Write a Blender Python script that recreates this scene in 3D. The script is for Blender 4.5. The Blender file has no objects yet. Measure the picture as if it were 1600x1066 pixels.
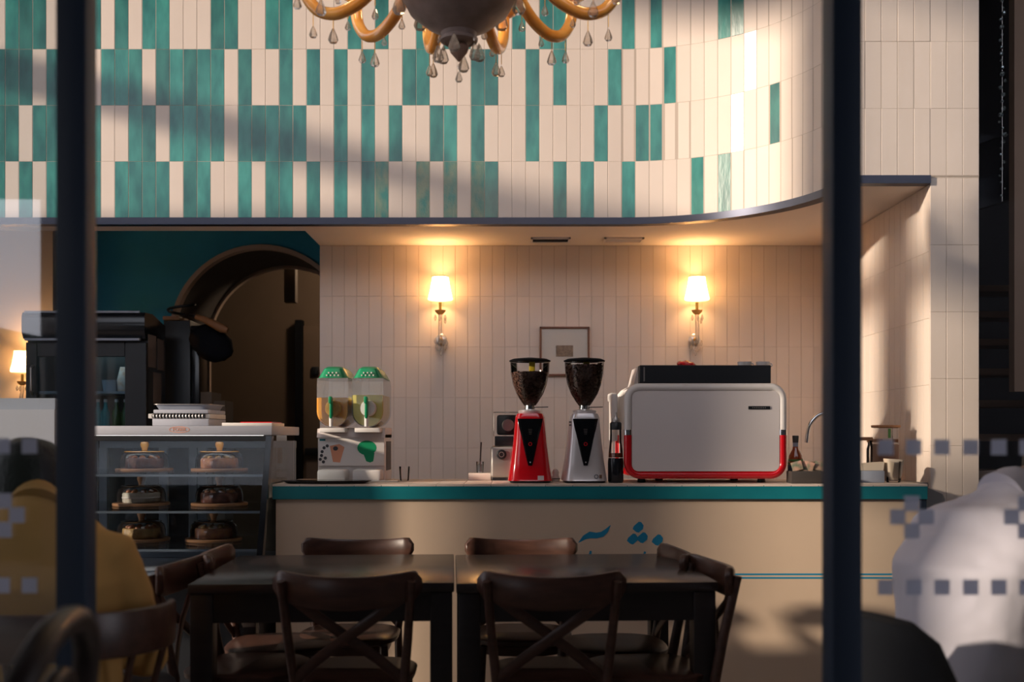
import bpy, bmesh, math, random
from mathutils import Vector, Matrix
random.seed(7)
PI = math.pi
sc = bpy.context.scene
COL = sc.collection
F, H = 1684.0, 1.195          # focal length in pixels of a 1600 px wide frame, eye height (m)

# ------------------------------------------------------------------ camera
cam = bpy.data.cameras.new('camera'); camo = bpy.data.objects.new('camera', cam); COL.objects.link(camo)
camo.location = (0, 0, H); camo.rotation_euler = (PI/2, 0, 0)
cam.sensor_width = 36.0; cam.sensor_fit = 'HORIZONTAL'; cam.lens = F/1600*36.0
cam.shift_y = (683-533)/1600.0
cam.clip_start = 0.05; cam.clip_end = 200
cam.dof.use_dof = True; cam.dof.focus_distance = 5.1; cam.dof.aperture_fstop = 2.4
sc.camera = camo
# ------------------------------------------------------------------ world, sun, exposure
w = bpy.data.worlds.new('world'); sc.world = w; w.use_nodes = True
bg = w.node_tree.nodes['Background']
bg.inputs[0].default_value = (0.90, 0.90, 1.0, 1); bg.inputs[1].default_value = 2.1
sun = bpy.data.lights.new('sun', 'SUN'); suno = bpy.data.objects.new('sun', sun); COL.objects.link(suno)
sun.energy = 5.5; sun.color = (1.0, 0.83, 0.65); sun.angle = math.radians(2.2)
SUN = Vector((1.0, 0.40, -0.262)).normalized()
suno.rotation_euler = SUN.to_track_quat('-Z', 'Y').to_euler()
suno.location = (-12, -4, 6)
sc.view_settings.view_transform = 'Standard'; sc.view_settings.look = 'None'
sc.view_settings.exposure = 0.0; sc.view_settings.gamma = 1.0; sc.view_settings.use_curve_mapping = False

# ------------------------------------------------------------------ materials
MATS = {}
def mat(name, col, rough=0.5, metal=0.0, var=0.0, scale=8.0, bump=0.0, bscale=60.0, spec=0.5, rnd=0.0, emit=None, es=0.0, col2=None, coat=0.0, stretch=None):
    if name in MATS: return MATS[name]
    m = bpy.data.materials.new(name); m.use_nodes = True; MATS[name] = m
    nt = m.node_tree; N = nt.nodes; L = nt.links
    p = N['Principled BSDF']
    p.inputs['Base Color'].default_value = (*col, 1); p.inputs['Roughness'].default_value = rough
    p.inputs['Metallic'].default_value = metal; p.inputs['Specular IOR Level'].default_value = spec
    p.inputs['Coat Weight'].default_value = coat; p.inputs['Coat Roughness'].default_value = 0.08
    if emit: p.inputs['Emission Color'].default_value = (*emit, 1); p.inputs['Emission Strength'].default_value = es
    tc = None
    if var > 0 or bump > 0:
        tc = N.new('ShaderNodeTexCoord'); vec = tc.outputs['Object']
        if stretch:
            mp = N.new('ShaderNodeMapping'); mp.inputs['Scale'].default_value = stretch; L.new(vec, mp.inputs[0]); vec = mp.outputs[0]
    src = None
    if var > 0:
        oi = N.new('ShaderNodeObjectInfo')
        ad = N.new('ShaderNodeVectorMath'); ad.operation = 'MULTIPLY_ADD'; ad.inputs[1].default_value = (1, 1, 1)
        L.new(vec, ad.inputs[0])
        sc_ = N.new('ShaderNodeVectorMath'); sc_.operation = 'SCALE'; sc_.inputs[3].default_value = 37.0
        cb = N.new('ShaderNodeCombineXYZ'); L.new(oi.outputs['Random'], cb.inputs[0]); L.new(oi.outputs['Random'], cb.inputs[1])
        L.new(cb.outputs[0], sc_.inputs[0]); L.new(sc_.outputs[0], ad.inputs[2])
        ns = N.new('ShaderNodeTexNoise'); ns.inputs['Scale'].default_value = scale; ns.inputs['Detail'].default_value = 5
        L.new(ad.outputs[0], ns.inputs['Vector'])
        mx = N.new('ShaderNodeMix'); mx.data_type = 'RGBA'
        c2 = col2 or tuple(c*(1-var) for c in col)
        mx.inputs[6].default_value = (*col, 1); mx.inputs[7].default_value = (*c2, 1)
        mr = N.new('ShaderNodeMapRange'); mr.inputs[1].default_value = .32; mr.inputs[2].default_value = .68
        L.new(ns.outputs['Fac'], mr.inputs[0]); L.new(mr.outputs[0], mx.inputs[0])
        src = mx.outputs[2]
        if rnd > 0:
            hs = N.new('ShaderNodeHueSaturation')
            r2 = N.new('ShaderNodeMapRange'); r2.inputs[3].default_value = 1-rnd; r2.inputs[4].default_value = 1+rnd*.6
            L.new(oi.outputs['Random'], r2.inputs[0]); L.new(r2.outputs[0], hs.inputs['Value']); L.new(src, hs.inputs['Color']); src = hs.outputs[0]
        L.new(src, p.inputs['Base Color'])
    if bump > 0:
        nb = N.new('ShaderNodeTexNoise'); nb.inputs['Scale'].default_value = bscale; nb.inputs['Detail'].default_value = 3
        L.new(vec, nb.inputs['Vector'])
        bp = N.new('ShaderNodeBump'); bp.inputs['Strength'].default_value = bump; bp.inputs['Distance'].default_value = 0.01
        L.new(nb.outputs['Fac'], bp.inputs['Height']); L.new(bp.outputs[0], p.inputs['Normal'])
    return m
def glass(name, tint=(1, 1, 1), refl=1.0, ior=1.45, rough=0.02, body=0.0, bodycol=(.8, .8, .8)):
    """clear sheet glass: see-through with Fresnel reflections, optionally a little milky"""
    if name in MATS: return MATS[name]
    m = bpy.data.materials.new(name); m.use_nodes = True; MATS[name] = m
    nt = m.node_tree; N = nt.nodes; L = nt.links; N.remove(N['Principled BSDF'])
    out = N['Material Output']
    tr = N.new('ShaderNodeBsdfTransparent'); tr.inputs[0].default_value = (*tint, 1)
    gl = N.new('ShaderNodeBsdfGlossy'); gl.inputs['Roughness'].default_value = rough
    fr = N.new('ShaderNodeFresnel'); fr.inputs[0].default_value = ior
    mu = N.new('ShaderNodeMath'); mu.operation = 'MULTIPLY'; mu.inputs[1].default_value = refl; mu.use_clamp = True
    L.new(fr.outputs[0], mu.inputs[0])
    mx = N.new('ShaderNodeMixShader'); L.new(mu.outputs[0], mx.inputs[0])
    base = tr.outputs[0]
    if body > 0:
        df = N.new('ShaderNodeBsdfDiffuse'); df.inputs[0].default_value = (*bodycol, 1)
        m2 = N.new('ShaderNodeMixShader'); m2.inputs[0].default_value = body
        L.new(tr.outputs[0], m2.inputs[1]); L.new(df.outputs[0], m2.inputs[2]); base = m2.outputs[0]
    L.new(base, mx.inputs[1]); L.new(gl.outputs[0], mx.inputs[2]); L.new(mx.outputs[0], out.inputs[0])
    return m
def shade_mat(name, col, es):
    """lit fabric lamp shade: lets the bulb through and glows"""
    m = bpy.data.materials.new(name); m.use_nodes = True; MATS[name] = m
    nt = m.node_tree; N = nt.nodes; L = nt.links; N.remove(N['Principled BSDF'])
    tr = N.new('ShaderNodeBsdfTranslucent'); tr.inputs[0].default_value = (.9, .75, .5, 1)
    em = N.new('ShaderNodeEmission'); em.inputs[0].default_value = (*col, 1); em.inputs[1].default_value = es
    ad = N.new('ShaderNodeAddShader'); L.new(tr.outputs[0], ad.inputs[0]); L.new(em.outputs[0], ad.inputs[1])
    L.new(ad.outputs[0], N['Material Output'].inputs[0]); return m

cream = (0.70, 0.60, 0.52)
mat('tile_white', (0.71, 0.60, 0.525), .50, var=.05, scale=3, bump=.05, bscale=9, rnd=.03, spec=.30)
mat('tile_glossy_white', (0.84, 0.80, 0.75), .28, spec=1.0, coat=.5)
mat('tile_green', (0.009, 0.125, 0.118), .26, var=.5, scale=9, col2=(0.036, 0.250, 0.212), rnd=.28, bump=.10, bscale=14, spec=.6, stretch=(1.6, 1, .55))
mat('tile_olive', (0.022, 0.20, 0.17), .3, var=.5, scale=16, col2=(0.20, 0.26, 0.17), rnd=.15, bump=.25, bscale=120, spec=.6, stretch=(1.4, 1, .7))
mat('grout', (0.46, 0.38, 0.32), .9)
mat('grout_dark', (0.56, 0.46, 0.39), .9)
mat('plaster_cream', (0.82, 0.71, 0.63), .75, var=.04, scale=2)
mat('plaster_warm', (0.80, 0.62, 0.47), .75, var=.05, scale=2)
mat('trim_navy', (0.045, 0.05, 0.075), .40, metal=.6)
mat('steel_navy', (0.018, 0.031, 0.055), .5, spec=.4)
mat('teal_wall', (0.035, 0.37, 0.60), .7, var=.12, scale=4)
mat('teal_edge', (0.008, 0.165, 0.205), .30, var=.25, scale=5, col2=(0.012, 0.21, 0.245))
mat('arch_trim', (0.60, 0.46, 0.37), .7)
mat('vault', (0.09, 0.08, 0.075), .8)
mat('brown_wall', (0.13, 0.090, 0.062), .8, var=.1, scale=3)
mat('brown_door', (0.15, 0.105, 0.075), .6, var=.15, scale=3)
mat('floor_dark', (0.34, 0.29, 0.25), .5, var=.2, scale=3)
mat('ceiling_dark', (0.45, 0.40, 0.36), .8)
mat('asphalt', (0.035, 0.035, 0.038), .95, var=.2, scale=5)
mat('counter_front', (0.66, 0.50, 0.37), .55, var=.05, scale=3, bump=.02, bscale=200)
mat('blue_paint', (0.010, 0.235, 0.42), .5)
mat('wood_black', (0.022, 0.015, 0.014), .36, var=.3, scale=6, bump=.02, bscale=40, stretch=(1, 8, 8))
mat('wood_table', (0.034, 0.024, 0.023), .24, var=.3, scale=5, spec=.5, stretch=(1, 9, 1))
mat('wood_chair', (0.088, 0.040, 0.028), .32, var=.4, scale=7, bump=.02, bscale=50, spec=.5, stretch=(1, 6, 6))
mat('wood_board', (0.36, 0.16, 0.065), .5, var=.3, scale=10)
mat('wood_bright', (0.55, 0.24, 0.06), .5, var=.3, scale=10)
mat('black', (0.008, 0.010, 0.014), .4)
mat('black_gloss', (0.007, 0.009, 0.013), .16)
mat('black_matte', (0.005, 0.006, 0.009), .85, spec=.15)
mat('grey_blue', (0.30, 0.33, 0.40), .5)
mat('white_enamel', (0.74, 0.70, 0.68), .28, spec=.5)
mat('white_case', (0.42, 0.43, 0.49), .45)
mat('lilac_grey', (0.72, 0.66, 0.65), .45, var=.03, scale=3)
mat('red_enamel', (0.62, 0.005, 0.012), .16, spec=.6, coat=.4)
mat('silver', (0.70, 0.66, 0.66), .30, metal=.45)
mat('chrome', (0.8, 0.8, 0.82), .12, metal=1)
mat('steel', (0.42, 0.39, 0.37), .32, metal=.8)
mat('frame_grey', (0.20, 0.23, 0.27), .45, metal=.2)
mat('coffee_beans', (0.075, 0.030, 0.020), .36, var=.7, scale=110, col2=(0.20, 0.095, 0.065))
mat('yellow', (0.70, 0.52, 0.03), .4)
mat('green_plastic', (0.010, 0.25, 0.11), .3)
mat('orange_juice', (0.95, 0.42, 0.01), .25, spec=.4)
mat('lemon_juice', (0.95, 0.78, 0.16), .25, spec=.4)
mat('paper', (0.70, 0.66, 0.62), .8)
mat('print_orange', (0.70, 0.30, 0.18), .6)
mat('print_dark', (0.05, 0.05, 0.06), .6)
mat('frame_wood', (0.17, 0.065, 0.035), .4)
mat('picture_mat', (0.74, 0.66, 0.58), .7)
mat('picture_print', (0.42, 0.29, 0.20), .7, var=.4, scale=90)
mat('brass', (0.60, 0.36, 0.08), .3, metal=.9)
mat('amber', (0.85, 0.33, 0.05), .18, spec=.6, coat=.4, var=.35, scale=14, col2=(0.92, 0.47, 0.12))
mat('bronze', (0.36, 0.27, 0.24), .5, metal=.1, var=.3, scale=18)
mat('terracotta_bronze', (0.38, 0.23, 0.17), .5, var=.3, scale=18)
mat('cake_dark', (0.10, 0.03, 0.02), .6, var=.5, scale=30, col2=(0.22, 0.06, 0.03), bump=.5, bscale=50)
mat('cake_orange', (0.55, 0.20, 0.06), .6, var=.5, scale=30, col2=(0.30, 0.10, 0.05), bump=.5, bscale=50)
mat('cake_cream', (0.62, 0.52, 0.40), .6, var=.3, scale=30, bump=.4, bscale=50)
mat('cake_golden', (0.50, 0.27, 0.08), .6, var=.4, scale=30, bump=.5, bscale=50)
mat('syrup', (0.30, 0.06, 0.02), .12, coat=.4)
mat('label_dark', (0.03, 0.06, 0.09), .5)
mat('label_green', (0.08, 0.22, 0.05), .5)
mat('tin_dark', (0.06, 0.05, 0.045), .5, var=.2, scale=9)
mat('napkin', (0.66, 0.55, 0.43), .85)
mat('brown_tin', (0.16, 0.08, 0.05), .4)
mat('skin', (0.46, 0.24, 0.16), .5)
mat('hair', (0.007, 0.007, 0.009), .5, bump=.4, bscale=90)
mat('shirt_yellow', (0.56, 0.32, 0.10), .85, var=.12, scale=5, bump=.25, bscale=11)
mat('shirt_white', (0.66, 0.63, 0.71), .85, var=.05, scale=5, bump=.3, bscale=9)
mat('trousers', (0.02, 0.022, 0.03), .85)
mat('shoe', (0.012, 0.011, 0.011), .4)
mat('sticker', (0.42, 0.45, 0.58), .6)
mat('teal_drink', (0.02, 0.30, 0.34), .25)
mat('green_drink', (0.03, 0.10, 0.02), .2)
mat('snack', (0.60, 0.30, 0.20), .4, var=.7, scale=20, col2=(0.65, 0.62, 0.6))
mat('cardboard', (0.17, 0.125, 0.105), .8)
mat('bulb_warm', (.9, .8, .6), .3, emit=(1, .72, .4), es=3)
mat('led', (.8, .8, .8), .4, emit=(1, .96, .9), es=2.2)
mat('led_cool', (.6, .8, .85), .4, emit=(.7, .95, 1), es=9)
mat('packet', (0.55, 0.30, 0.22), .4, var=.8, scale=40, col2=(0.10, 0.16, 0.10))
mat('stair', (0.22, 0.15, 0.115), .5)
mat('stair_dark', (0.05, 0.055, 0.07), .6)
mat('brown_panel', (0.26, 0.17, 0.12), .7, var=.1, scale=3)
mat('bead', (0.35, 0.42, 0.45), .08, metal=.5)
mat('crystal', (0.62, 0.60, 0.60), .05, metal=.25, spec=1.0, coat=1.0)
mat('hedge_leaf', (0.012, 0.022, 0.010), .9, spec=.1)
mat('facade_dark', (0.035, 0.033, 0.034), .9, spec=.1)
glass('glass_clear'); glass('glass_matt', (.98, .98, .98), .35); glass('glass_case', (.93, .96, .98), .6); glass('glass_window', (.97, .98, .985), 1.0)
glass('glass_window_coated', (.95, .97, .98), 2.2); glass('glass_milky', (.92, .95, .97), 1.0, body=.10, bodycol=(.85, .92, 1))
glass('glass_dome', (.96, .98, 1), 1.3); glass('glass_cooler', (.72, .80, .83), .8)
glass('glass_sticker', (.6, .62, .72), .3, body=.66, bodycol=(.82, .83, .97))
glass('crystal_clear', (1, .97, .93), .9, ior=1.5, body=.25, bodycol=(.98, .85, .72))
shade_mat('lamp_shade_glow', (1.0, .72, .34), 2.6)

# ------------------------------------------------------------------ mesh tools
class B:
    def __init__(s): s.bm = bmesh.new()
    def box(s, x0, x1, y0, y1, z0, z1, rz=0.0, bev=0.0, seg=2):
        mtx = Matrix.Translation(((x0+x1)/2, (y0+y1)/2, (z0+z1)/2)) @ Matrix.Rotation(rz, 4, 'Z') @ Matrix.Diagonal((abs(x1-x0), abs(y1-y0), abs(z1-z0), 1))
        r = bmesh.ops.create_cube(s.bm, size=1, matrix=mtx)
        if bev > 0:
            es = list({e for v in r['verts'] for e in v.link_edges})
            bmesh.ops.bevel(s.bm, geom=es, offset=bev, segments=seg, affect='EDGES', profile=.5)
        return s
    def prism(s, pts, a0, a1, axis='y'):
        """outline in the plane normal to axis, extruded between a0 and a1"""
        def P(u, v, a): return {'y': (u, a, v), 'x': (a, u, v), 'z': (u, v, a)}[axis]
        v0 = [s.bm.verts.new(P(u, v, a0)) for u, v in pts]; v1 = [s.bm.verts.new(P(u, v, a1)) for u, v in pts]
        n = len(pts)
        s.bm.faces.new(v0); s.bm.faces.new(list(reversed(v1)))
        for i in range(n): s.bm.faces.new((v0[i], v1[i], v1[(i+1) % n], v0[(i+1) % n]))
        bmesh.ops.recalc_face_normals(s.bm, faces=s.bm.faces[:]); return s
    def lathe(s, prof, c=(0, 0, 0), n=24, axis='z', closed=False):
        rings = []
        for r, h in prof:
            ring = []
            if r < 1e-6:
                ring = [s.bm.verts.new(s._ax(0, 0, h, c, axis))]
            else:
                ring = [s.bm.verts.new(s._ax(r*math.cos(2*PI*k/n), r*math.sin(2*PI*k/n), h, c, axis)) for k in range(n)]
            rings.append(ring)
        prs = list(zip(rings, rings[1:])) + ([(rings[-1], rings[0])] if closed else [])
        for a, b in prs:
            for k in range(n):
                k2 = (k+1) % n
                if len(a) == 1 and len(b) == 1: continue
                if len(a) == 1: s.bm.faces.new((a[0], b[k], b[k2]))
                elif len(b) == 1: s.bm.faces.new((a[k], a[k2], b[0]))
                else: s.bm.faces.new((a[k], a[k2], b[k2], b[k]))
        bmesh.ops.recalc_face_normals(s.bm, faces=s.bm.faces[:]); return s
    def _ax(s, u, v, h, c, axis):
        d = {'z': (u, v, h), 'y': (u, h, v), 'x': (h, u, v)}[axis]
        return (c[0]+d[0], c[1]+d[1], c[2]+d[2])
    def loft(s, rings, n=14, cap=True, ref=(0, 0, 1), sq=2.0):
        """rings: (centre, ra, rb) or (centre, ra, rb, A, B axes); tapered tube through them"""
        C = [Vector(r[0]) for r in rings]; vs = []
        up = Vector(ref)
        for i, r in enumerate(rings):
            t = (C[min(i+1, len(C)-1)] - C[max(i-1, 0)]).normalized()
            if len(r) > 3: A, Bx = Vector(r[3]).normalized(), Vector(r[4]).normalized()
            else:
                A = up - t*up.dot(t)
                if A.length < 1e-3: A = Vector((1, 0, 0)) - t*t.x
                A.normalize(); Bx = t.cross(A); up = A
            ring = []
            for k in range(n):
                a = 2*PI*k/n; ca, sa = math.cos(a), math.sin(a)
                e = 2.0/sq
                ca = math.copysign(abs(ca)**e, ca); sa = math.copysign(abs(sa)**e, sa)
                ring.append(s.bm.verts.new(C[i] + A*r[1]*ca + Bx*r[2]*sa))
            vs.append(ring)
        for a, b in zip(vs, vs[1:]):
            for k in range(n): s.bm.faces.new((a[k], a[(k+1) % n], b[(k+1) % n], b[k]))
        if cap: s.bm.faces.new(list(reversed(vs[0]))); s.bm.faces.new(vs[-1])
        bmesh.ops.recalc_face_normals(s.bm, faces=s.bm.faces[:]); return s
    def tube(s, pts, r, n=10, ref=(0, 0, 1)):
        rr = r if isinstance(r, (list, tuple)) else [r]*len(pts)
        return s.loft([(p, q, q) for p, q in zip(pts, rr)], n=n, ref=ref)
    def bar(s, p0, p1, wa, wb, ref=(0, 0, 1)):
        return s.loft([(p0, wa*.707, wb*.707), (p1, wa*.707, wb*.707)], n=4, ref=ref) if False else s._bar(p0, p1, wa, wb, ref)
    def _bar(s, p0, p1, wa, wb, ref):
        p0, p1 = Vector(p0), Vector(p1); t = (p1-p0).normalized(); A = Vector(ref); A = (A-t*A.dot(t)).normalized(); Bx = t.cross(A)
        vs = [[s.bm.verts.new(p + A*wa/2*i + Bx*wb/2*j) for i, j in ((1, 1), (1, -1), (-1, -1), (-1, 1))] for p in (p0, p1)]
        for k in range(4): s.bm.faces.new((vs[0][k], vs[0][(k+1) % 4], vs[1][(k+1) % 4], vs[1][k]))
        s.bm.faces.new(vs[0]); s.bm.faces.new(vs[1]); bmesh.ops.recalc_face_normals(s.bm, faces=s.bm.faces[:]); return s
    def ball(s, c, rx, ry=None, rz=None, n=16, m=10):
        ry = ry or rx; rz = rz or rx
        bmesh.ops.create_uvsphere(s.bm, u_segments=n, v_segments=m, radius=1, matrix=Matrix.Translation(c) @ Matrix.Diagonal((rx, ry, rz, 1))); return s
    def mesh(s, name, m, smooth=40):
        me = bpy.data.meshes.new(name); s.bm.to_mesh(me); s.bm.free()
        me.materials.append(MATS[m])
        if smooth:
            for p in me.polygons: p.use_smooth = True
            me.set_sharp_from_angle(angle=math.radians(smooth))
        return me
def link(name, me, parent=None, loc=None, rot=None):
    o = bpy.data.objects.new(name, me); COL.objects.link(o)
    if parent: o.parent = parent
    if loc is not None: o.location = loc
    if rot is not None: o.rotation_euler = rot
    return o
def part(name, b, m, parent, smooth=40, loc=None, rot=None, label=None):
    o = link(name, b.mesh(name, m, smooth), parent, loc, rot)
    if label: o['label'] = label
    return o
def tag(o, label, cat, group=None):
    o['label'] = label; o['category'] = cat
    if group: o['group'] = group
    return o
def thing(name, label, cat, loc=(0, 0, 0), rz=0.0, group=None):
    o = bpy.data.objects.new(name, None); COL.objects.link(o); o.empty_display_size = .05
    o.location = loc; o.rotation_euler = (0, 0, rz); return tag(o, label, cat, group)
def struct(name, b, m, smooth=40):
    o = link(name, b.mesh(name, m, smooth)); o['kind'] = 'structure'; return o
def dup(root, loc, rz=None, label=None, group=None):
    r = root.copy(); COL.objects.link(r); r.location = loc
    if rz is not None: r.rotation_euler = (0, 0, rz)
    if label: r['label'] = label
    if group: r['group'] = group
    for ch in list(root.children):
        c = ch.copy(); COL.objects.link(c); c.parent = r
        for g in list(ch.children):
            d = g.copy(); COL.objects.link(d); d.parent = c
    return r
def text_mesh(txt, size, m, ext=.0006):
    cu = bpy.data.curves.new('lettering', 'FONT'); cu.body = txt; cu.size = size; cu.extrude = ext; cu.align_x = 'CENTER'; cu.align_y = 'CENTER'
    o = bpy.data.objects.new('lettering', cu); COL.objects.link(o)
    me = bpy.data.meshes.new_from_object(o.evaluated_get(bpy.context.evaluated_depsgraph_get()))
    COL.objects.unlink(o); bpy.data.objects.remove(o); bpy.data.curves.remove(cu)
    me.materials.clear(); me.materials.append(MATS[m]); return me
def smooth_path(P_, n=5):
    P_ = [Vector(p) for p in P_]; out = []
    for i in range(len(P_)-1):
        a, b_, c, d = P_[max(i-1, 0)], P_[i], P_[i+1], P_[min(i+2, len(P_)-1)]
        for k in range(n):
            t_ = k/n; out.append(.5*((2*b_)+(c-a)*t_+(2*a-5*b_+4*c-d)*t_*t_+(3*b_-a-3*c+d)*t_**3))
    return out+[P_[-1]]
def px(x, Y): return (x-800)*Y/F
def pz(y, Y): return H + (683-y)*Y/F

# ------------------------------------------------------------------ room shell
TP, TH = 0.0764, 0.3132       # tile pitch and course height
ZT = 2.419                    # underside of the lowest course of the tiled bulkhead
YW, YB = 6.01, 6.67           # bulkhead face, wall behind the bar
R, AX, AY = 0.97, 0.61, 5.04  # the bulkhead's curve
ZS = ZT-.038                  # soffit
struct('floor', B().box(-5.2, 4.5, 2.0, 11, -.1, 0), 'floor_dark')
struct('pavement_outside', B().box(-14, 10, -12, 2.0, -.12, -.02), 'asphalt')
struct('ceiling', B().box(-5.2, 4.5, 1.95, 11, 5.1, 5.25), 'ceiling_dark')
def arc_pts(rad, n=24): return [(AX+rad*math.sin(PI/2*k/n), AY+rad*math.cos(PI/2*k/n)) for k in range(n+1)]
path = [(-5.0, YW+.0019)] + arc_pts(R+.0019, 48) + [(AX+R+.0019, AY+.0019), (2.185, AY+.0019)]
back = [(2.185, AY+.2)] + [(AX+(R+.1)*math.sin(PI/2*k/24), AY+.2+(R-.1)*math.cos(PI/2*k/24)) for k in range(24, -1, -1)] + [(-5.0, YW+.19)]
wall_upper = struct('wall_upper', B().prism(path+back, ZT-.004, 5.1, 'z'), 'grout')
trim_path = [(-5.0, YW-.012)] + arc_pts(R-.012) + [(AX+R-.012, AY-.012), (1.955, AY-.012)]
trim_back = [(1.955, AY+.05)] + [(AX+(R+.05)*math.sin(PI/2*k/24), AY+.05+R*math.cos(PI/2*k/24)) for k in range(24, -1, -1)] + [(-5.0, YW+.05)]
struct('trim_1', B().prism(trim_path+trim_back, ZS-.002, ZT-.002, 'z'), 'trim_navy')
soff = [(-5.0, YW+.03)] + [(AX+(R+.03)*math.sin(PI/2*k/24), AY+.03+R*math.cos(PI/2*k/24)) for k in range(25)] + [(2.0, AY+.03), (2.0, YB+.05), (-1.19, YB+.05), (-1.19, 6.2), (-5.0, 6.2)]
struct('ceiling_soffit', B().prism(soff, ZS, ZS+.03, 'z'), 'plaster_cream')
# tiles of the bulkhead
def tile_mesh(name, wd, ht, m, th=.010, bev=.0009):
    return B().box(-wd/2, wd/2, -th/2, th/2, -ht/2, ht/2, bev=bev, seg=1).mesh(name, m, 0)
tw = {k: tile_mesh('tile', TP-.0030, TH-.0012, m) for k, m in (('w', 'tile_white'), ('g', 'tile_green'), ('o', 'tile_olive'), ('s', 'tile_glossy_white'))}
GREEN = {0: {-7, -6, -5, -3, -1, 1, 3, 4, 8, 9, 12, 13, 18, 20, 23, 25, 26, 30, 32, 33, 38, 40, 45, 46, 54},
         1: {-8, -7, -6, -4, -2, 0, 1, 2, 4, 5, 6, 7, 8, 10, 13, 15, 17, 19, 22, 23, 27, 28, 31, 33, 37, 41},
         2: {-8, -7, -5, -4, -2, -1, 2, 3, 5, 6, 7, 8, 10, 11, 12, 13, 14, 17, 19, 21, 24, 25, 27, 31, 36, 39, 40, 49},
         3: {-8, -6, -4, -3, -1, 1, 2, 3, 4, 6, 7, 10, 12, 13, 15, 17, 19, 20, 23, 25, 27, 28, 33, 35, 38, 43, 45}}
SPECIAL = {(1, 47): 's', (2, 46): 's', (3, 23): 'o', (3, 25): 'o', (3, 27): 'o', (3, 20): 'o'}
X0 = -2.292
for row in range(4):
    z = ZT + (3-row+.5)*TH
    for i in range(-10, 58):
        k = SPECIAL.get((row, i)) or ('g' if i in GREEN[row] else 'w')
        s = (i+.5)*TP; s0 = AX-X0
        jit = random.uniform(-.0004, .0004)
        if s <= s0: loc, rz = (X0+s, YW+.006+jit, z), 0
        else:
            th = (s-s0)/R; rr = R+.006+jit; loc, rz = (AX+rr*math.sin(th), AY+rr*math.cos(th), z), -th
        link('tile', tw[k], wall_upper, loc, (0, 0, rz))
for row in range(4):
    for c in range(8):
        link('tile', tw['w'], wall_upper, (2.185-(c+.5)*TP, AY+.006+random.uniform(-.001, .001), ZT+(row+.5)*TH), None)
# wall behind the bar
wall_back = struct('wall_back', B().box(-1.19, 2.0, YB+.0028, YB+.12, 0, ZS), 'grout_dark')
for c in range(41):
    for r in range(5):
        link('tile', tw['w'], wall_back, (-1.19+(c+.5)*TP, YB+.006+random.uniform(-.0007, .0007), ZS-.002-(r+.5)*TH))
# end pier on the right
wall_right = struct('wall_right_pier', B().box(1.9585, 2.185, AY+.003, YB+.1, 0, ZT-.005), 'grout')
for c in range(21):
    for r in range(5):
        link('tile', tw['w'], wall_right, (1.961, AY+.012+(c+.5)*TP, ZS-.002-(r+.5)*TH), (0, 0, -PI/2))
for c in range(3):
    for r in range(7):
        link('tile', tw['w'], wall_right, (2.185-(c+.5)*TP, AY+.006, ZT-.012-(r+.5)*TH))
# wall on the left, teal wall with the arch, vault and the room beyond
struct('wall_left_back', B().box(-5.0, -3.11, 7.3, 7.42, 0, 5.1), 'plaster_warm')
ACX, AR, ASP, YT = -1.769, 0.640, 1.908, 7.6
pts = [(-3.6, 0), (-3.6, 5.1), (.6, 5.1), (.6, 0), (ACX+AR, 0)] + [(ACX+AR*math.cos(PI*k/28), ASP+AR*math.sin(PI*k/28)) for k in range(29)] + [(ACX-AR, 0)]
struct('wall_teal', B().prism(pts, YT, YT+.10, 'y'), 'teal_wall')
def arch_band(r0, r1, y0, y1, m, name):
    o = [(ACX-r1, 0)] + [(ACX-r1*math.cos(PI*k/32), ASP+r1*math.sin(PI*k/32)) for k in range(33)] + [(ACX+r1, 0)]
    i = [(ACX+r0, 0)] + [(ACX+r0*math.cos(PI*k/32), ASP+r0*math.sin(PI*k/32)) for k in range(33)] + [(ACX-r0, 0)]
    return struct(name, B().prism(o+i, y0, y1, 'y'), m, 30)
arch_band(AR-.026, AR+.004, YT-.015, YT+.06, 'arch_trim', 'trim_2')
arch_band(AR, AR+.06, YT+.10, 8.5, 'vault', 'ceiling_vault')
arch_band(AR-.02, AR+.01, 8.5, 8.56, 'arch_trim', 'trim_3')
struct('wall_passage', B().box(-4.2, 1.0, 10.3, 10.4, 0, 4.2), 'brown_wall')
struct('ceiling_passage', B().box(-4.2, 1.0, 8.6, 10.4, 3.0, 3.06), 'vault')
door = struct('door_1', B().box(-1.98, -1.10, 10.22, 10.28, 0, 2.25, bev=.005), 'brown_door')
part('door_frame', B().box(-2.05, -1.985, 10.17, 10.29, 0, 2.30), 'black_matte', door)
part('door_plate', B().box(-1.90, -1.83, 10.19, 10.22, 1.78, 1.86, bev=.008), 'black', door)
part('push_bar', B().box(-1.96, -1.12, 10.17, 10.22, 1.02, 1.09, bev=.01), 'black', door)
part('notice', B().box(-1.95, -1.72, 10.205, 10.22, .55, .98), 'cardboard', door)
pl = thing('passage_fill', 'added fill lamp out of view behind the archway', 'lamp', (-1.3, 9.3, 2.93))  # added to brighten the dark passage; no source seen there
part('dish', B().lathe([(0, .07), (.12, .07), (.14, .05), (.10, .0), (0, -.01)], n=24), 'white_enamel', pl)
ll = bpy.data.lights.new('passage_fill_light', 'POINT'); ll.energy = 24; ll.color = (1, .72, .48); ll.shadow_soft_size = .1
llo = bpy.data.objects.new('passage_fill_light', ll); COL.objects.link(llo); llo.parent = pl; llo.location = (0, 0, -.12)
struct('beam_passage', B().box(-1.83, -1.74, 8.65, 8.75, 2.28, 2.75), 'brown_wall')
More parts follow.
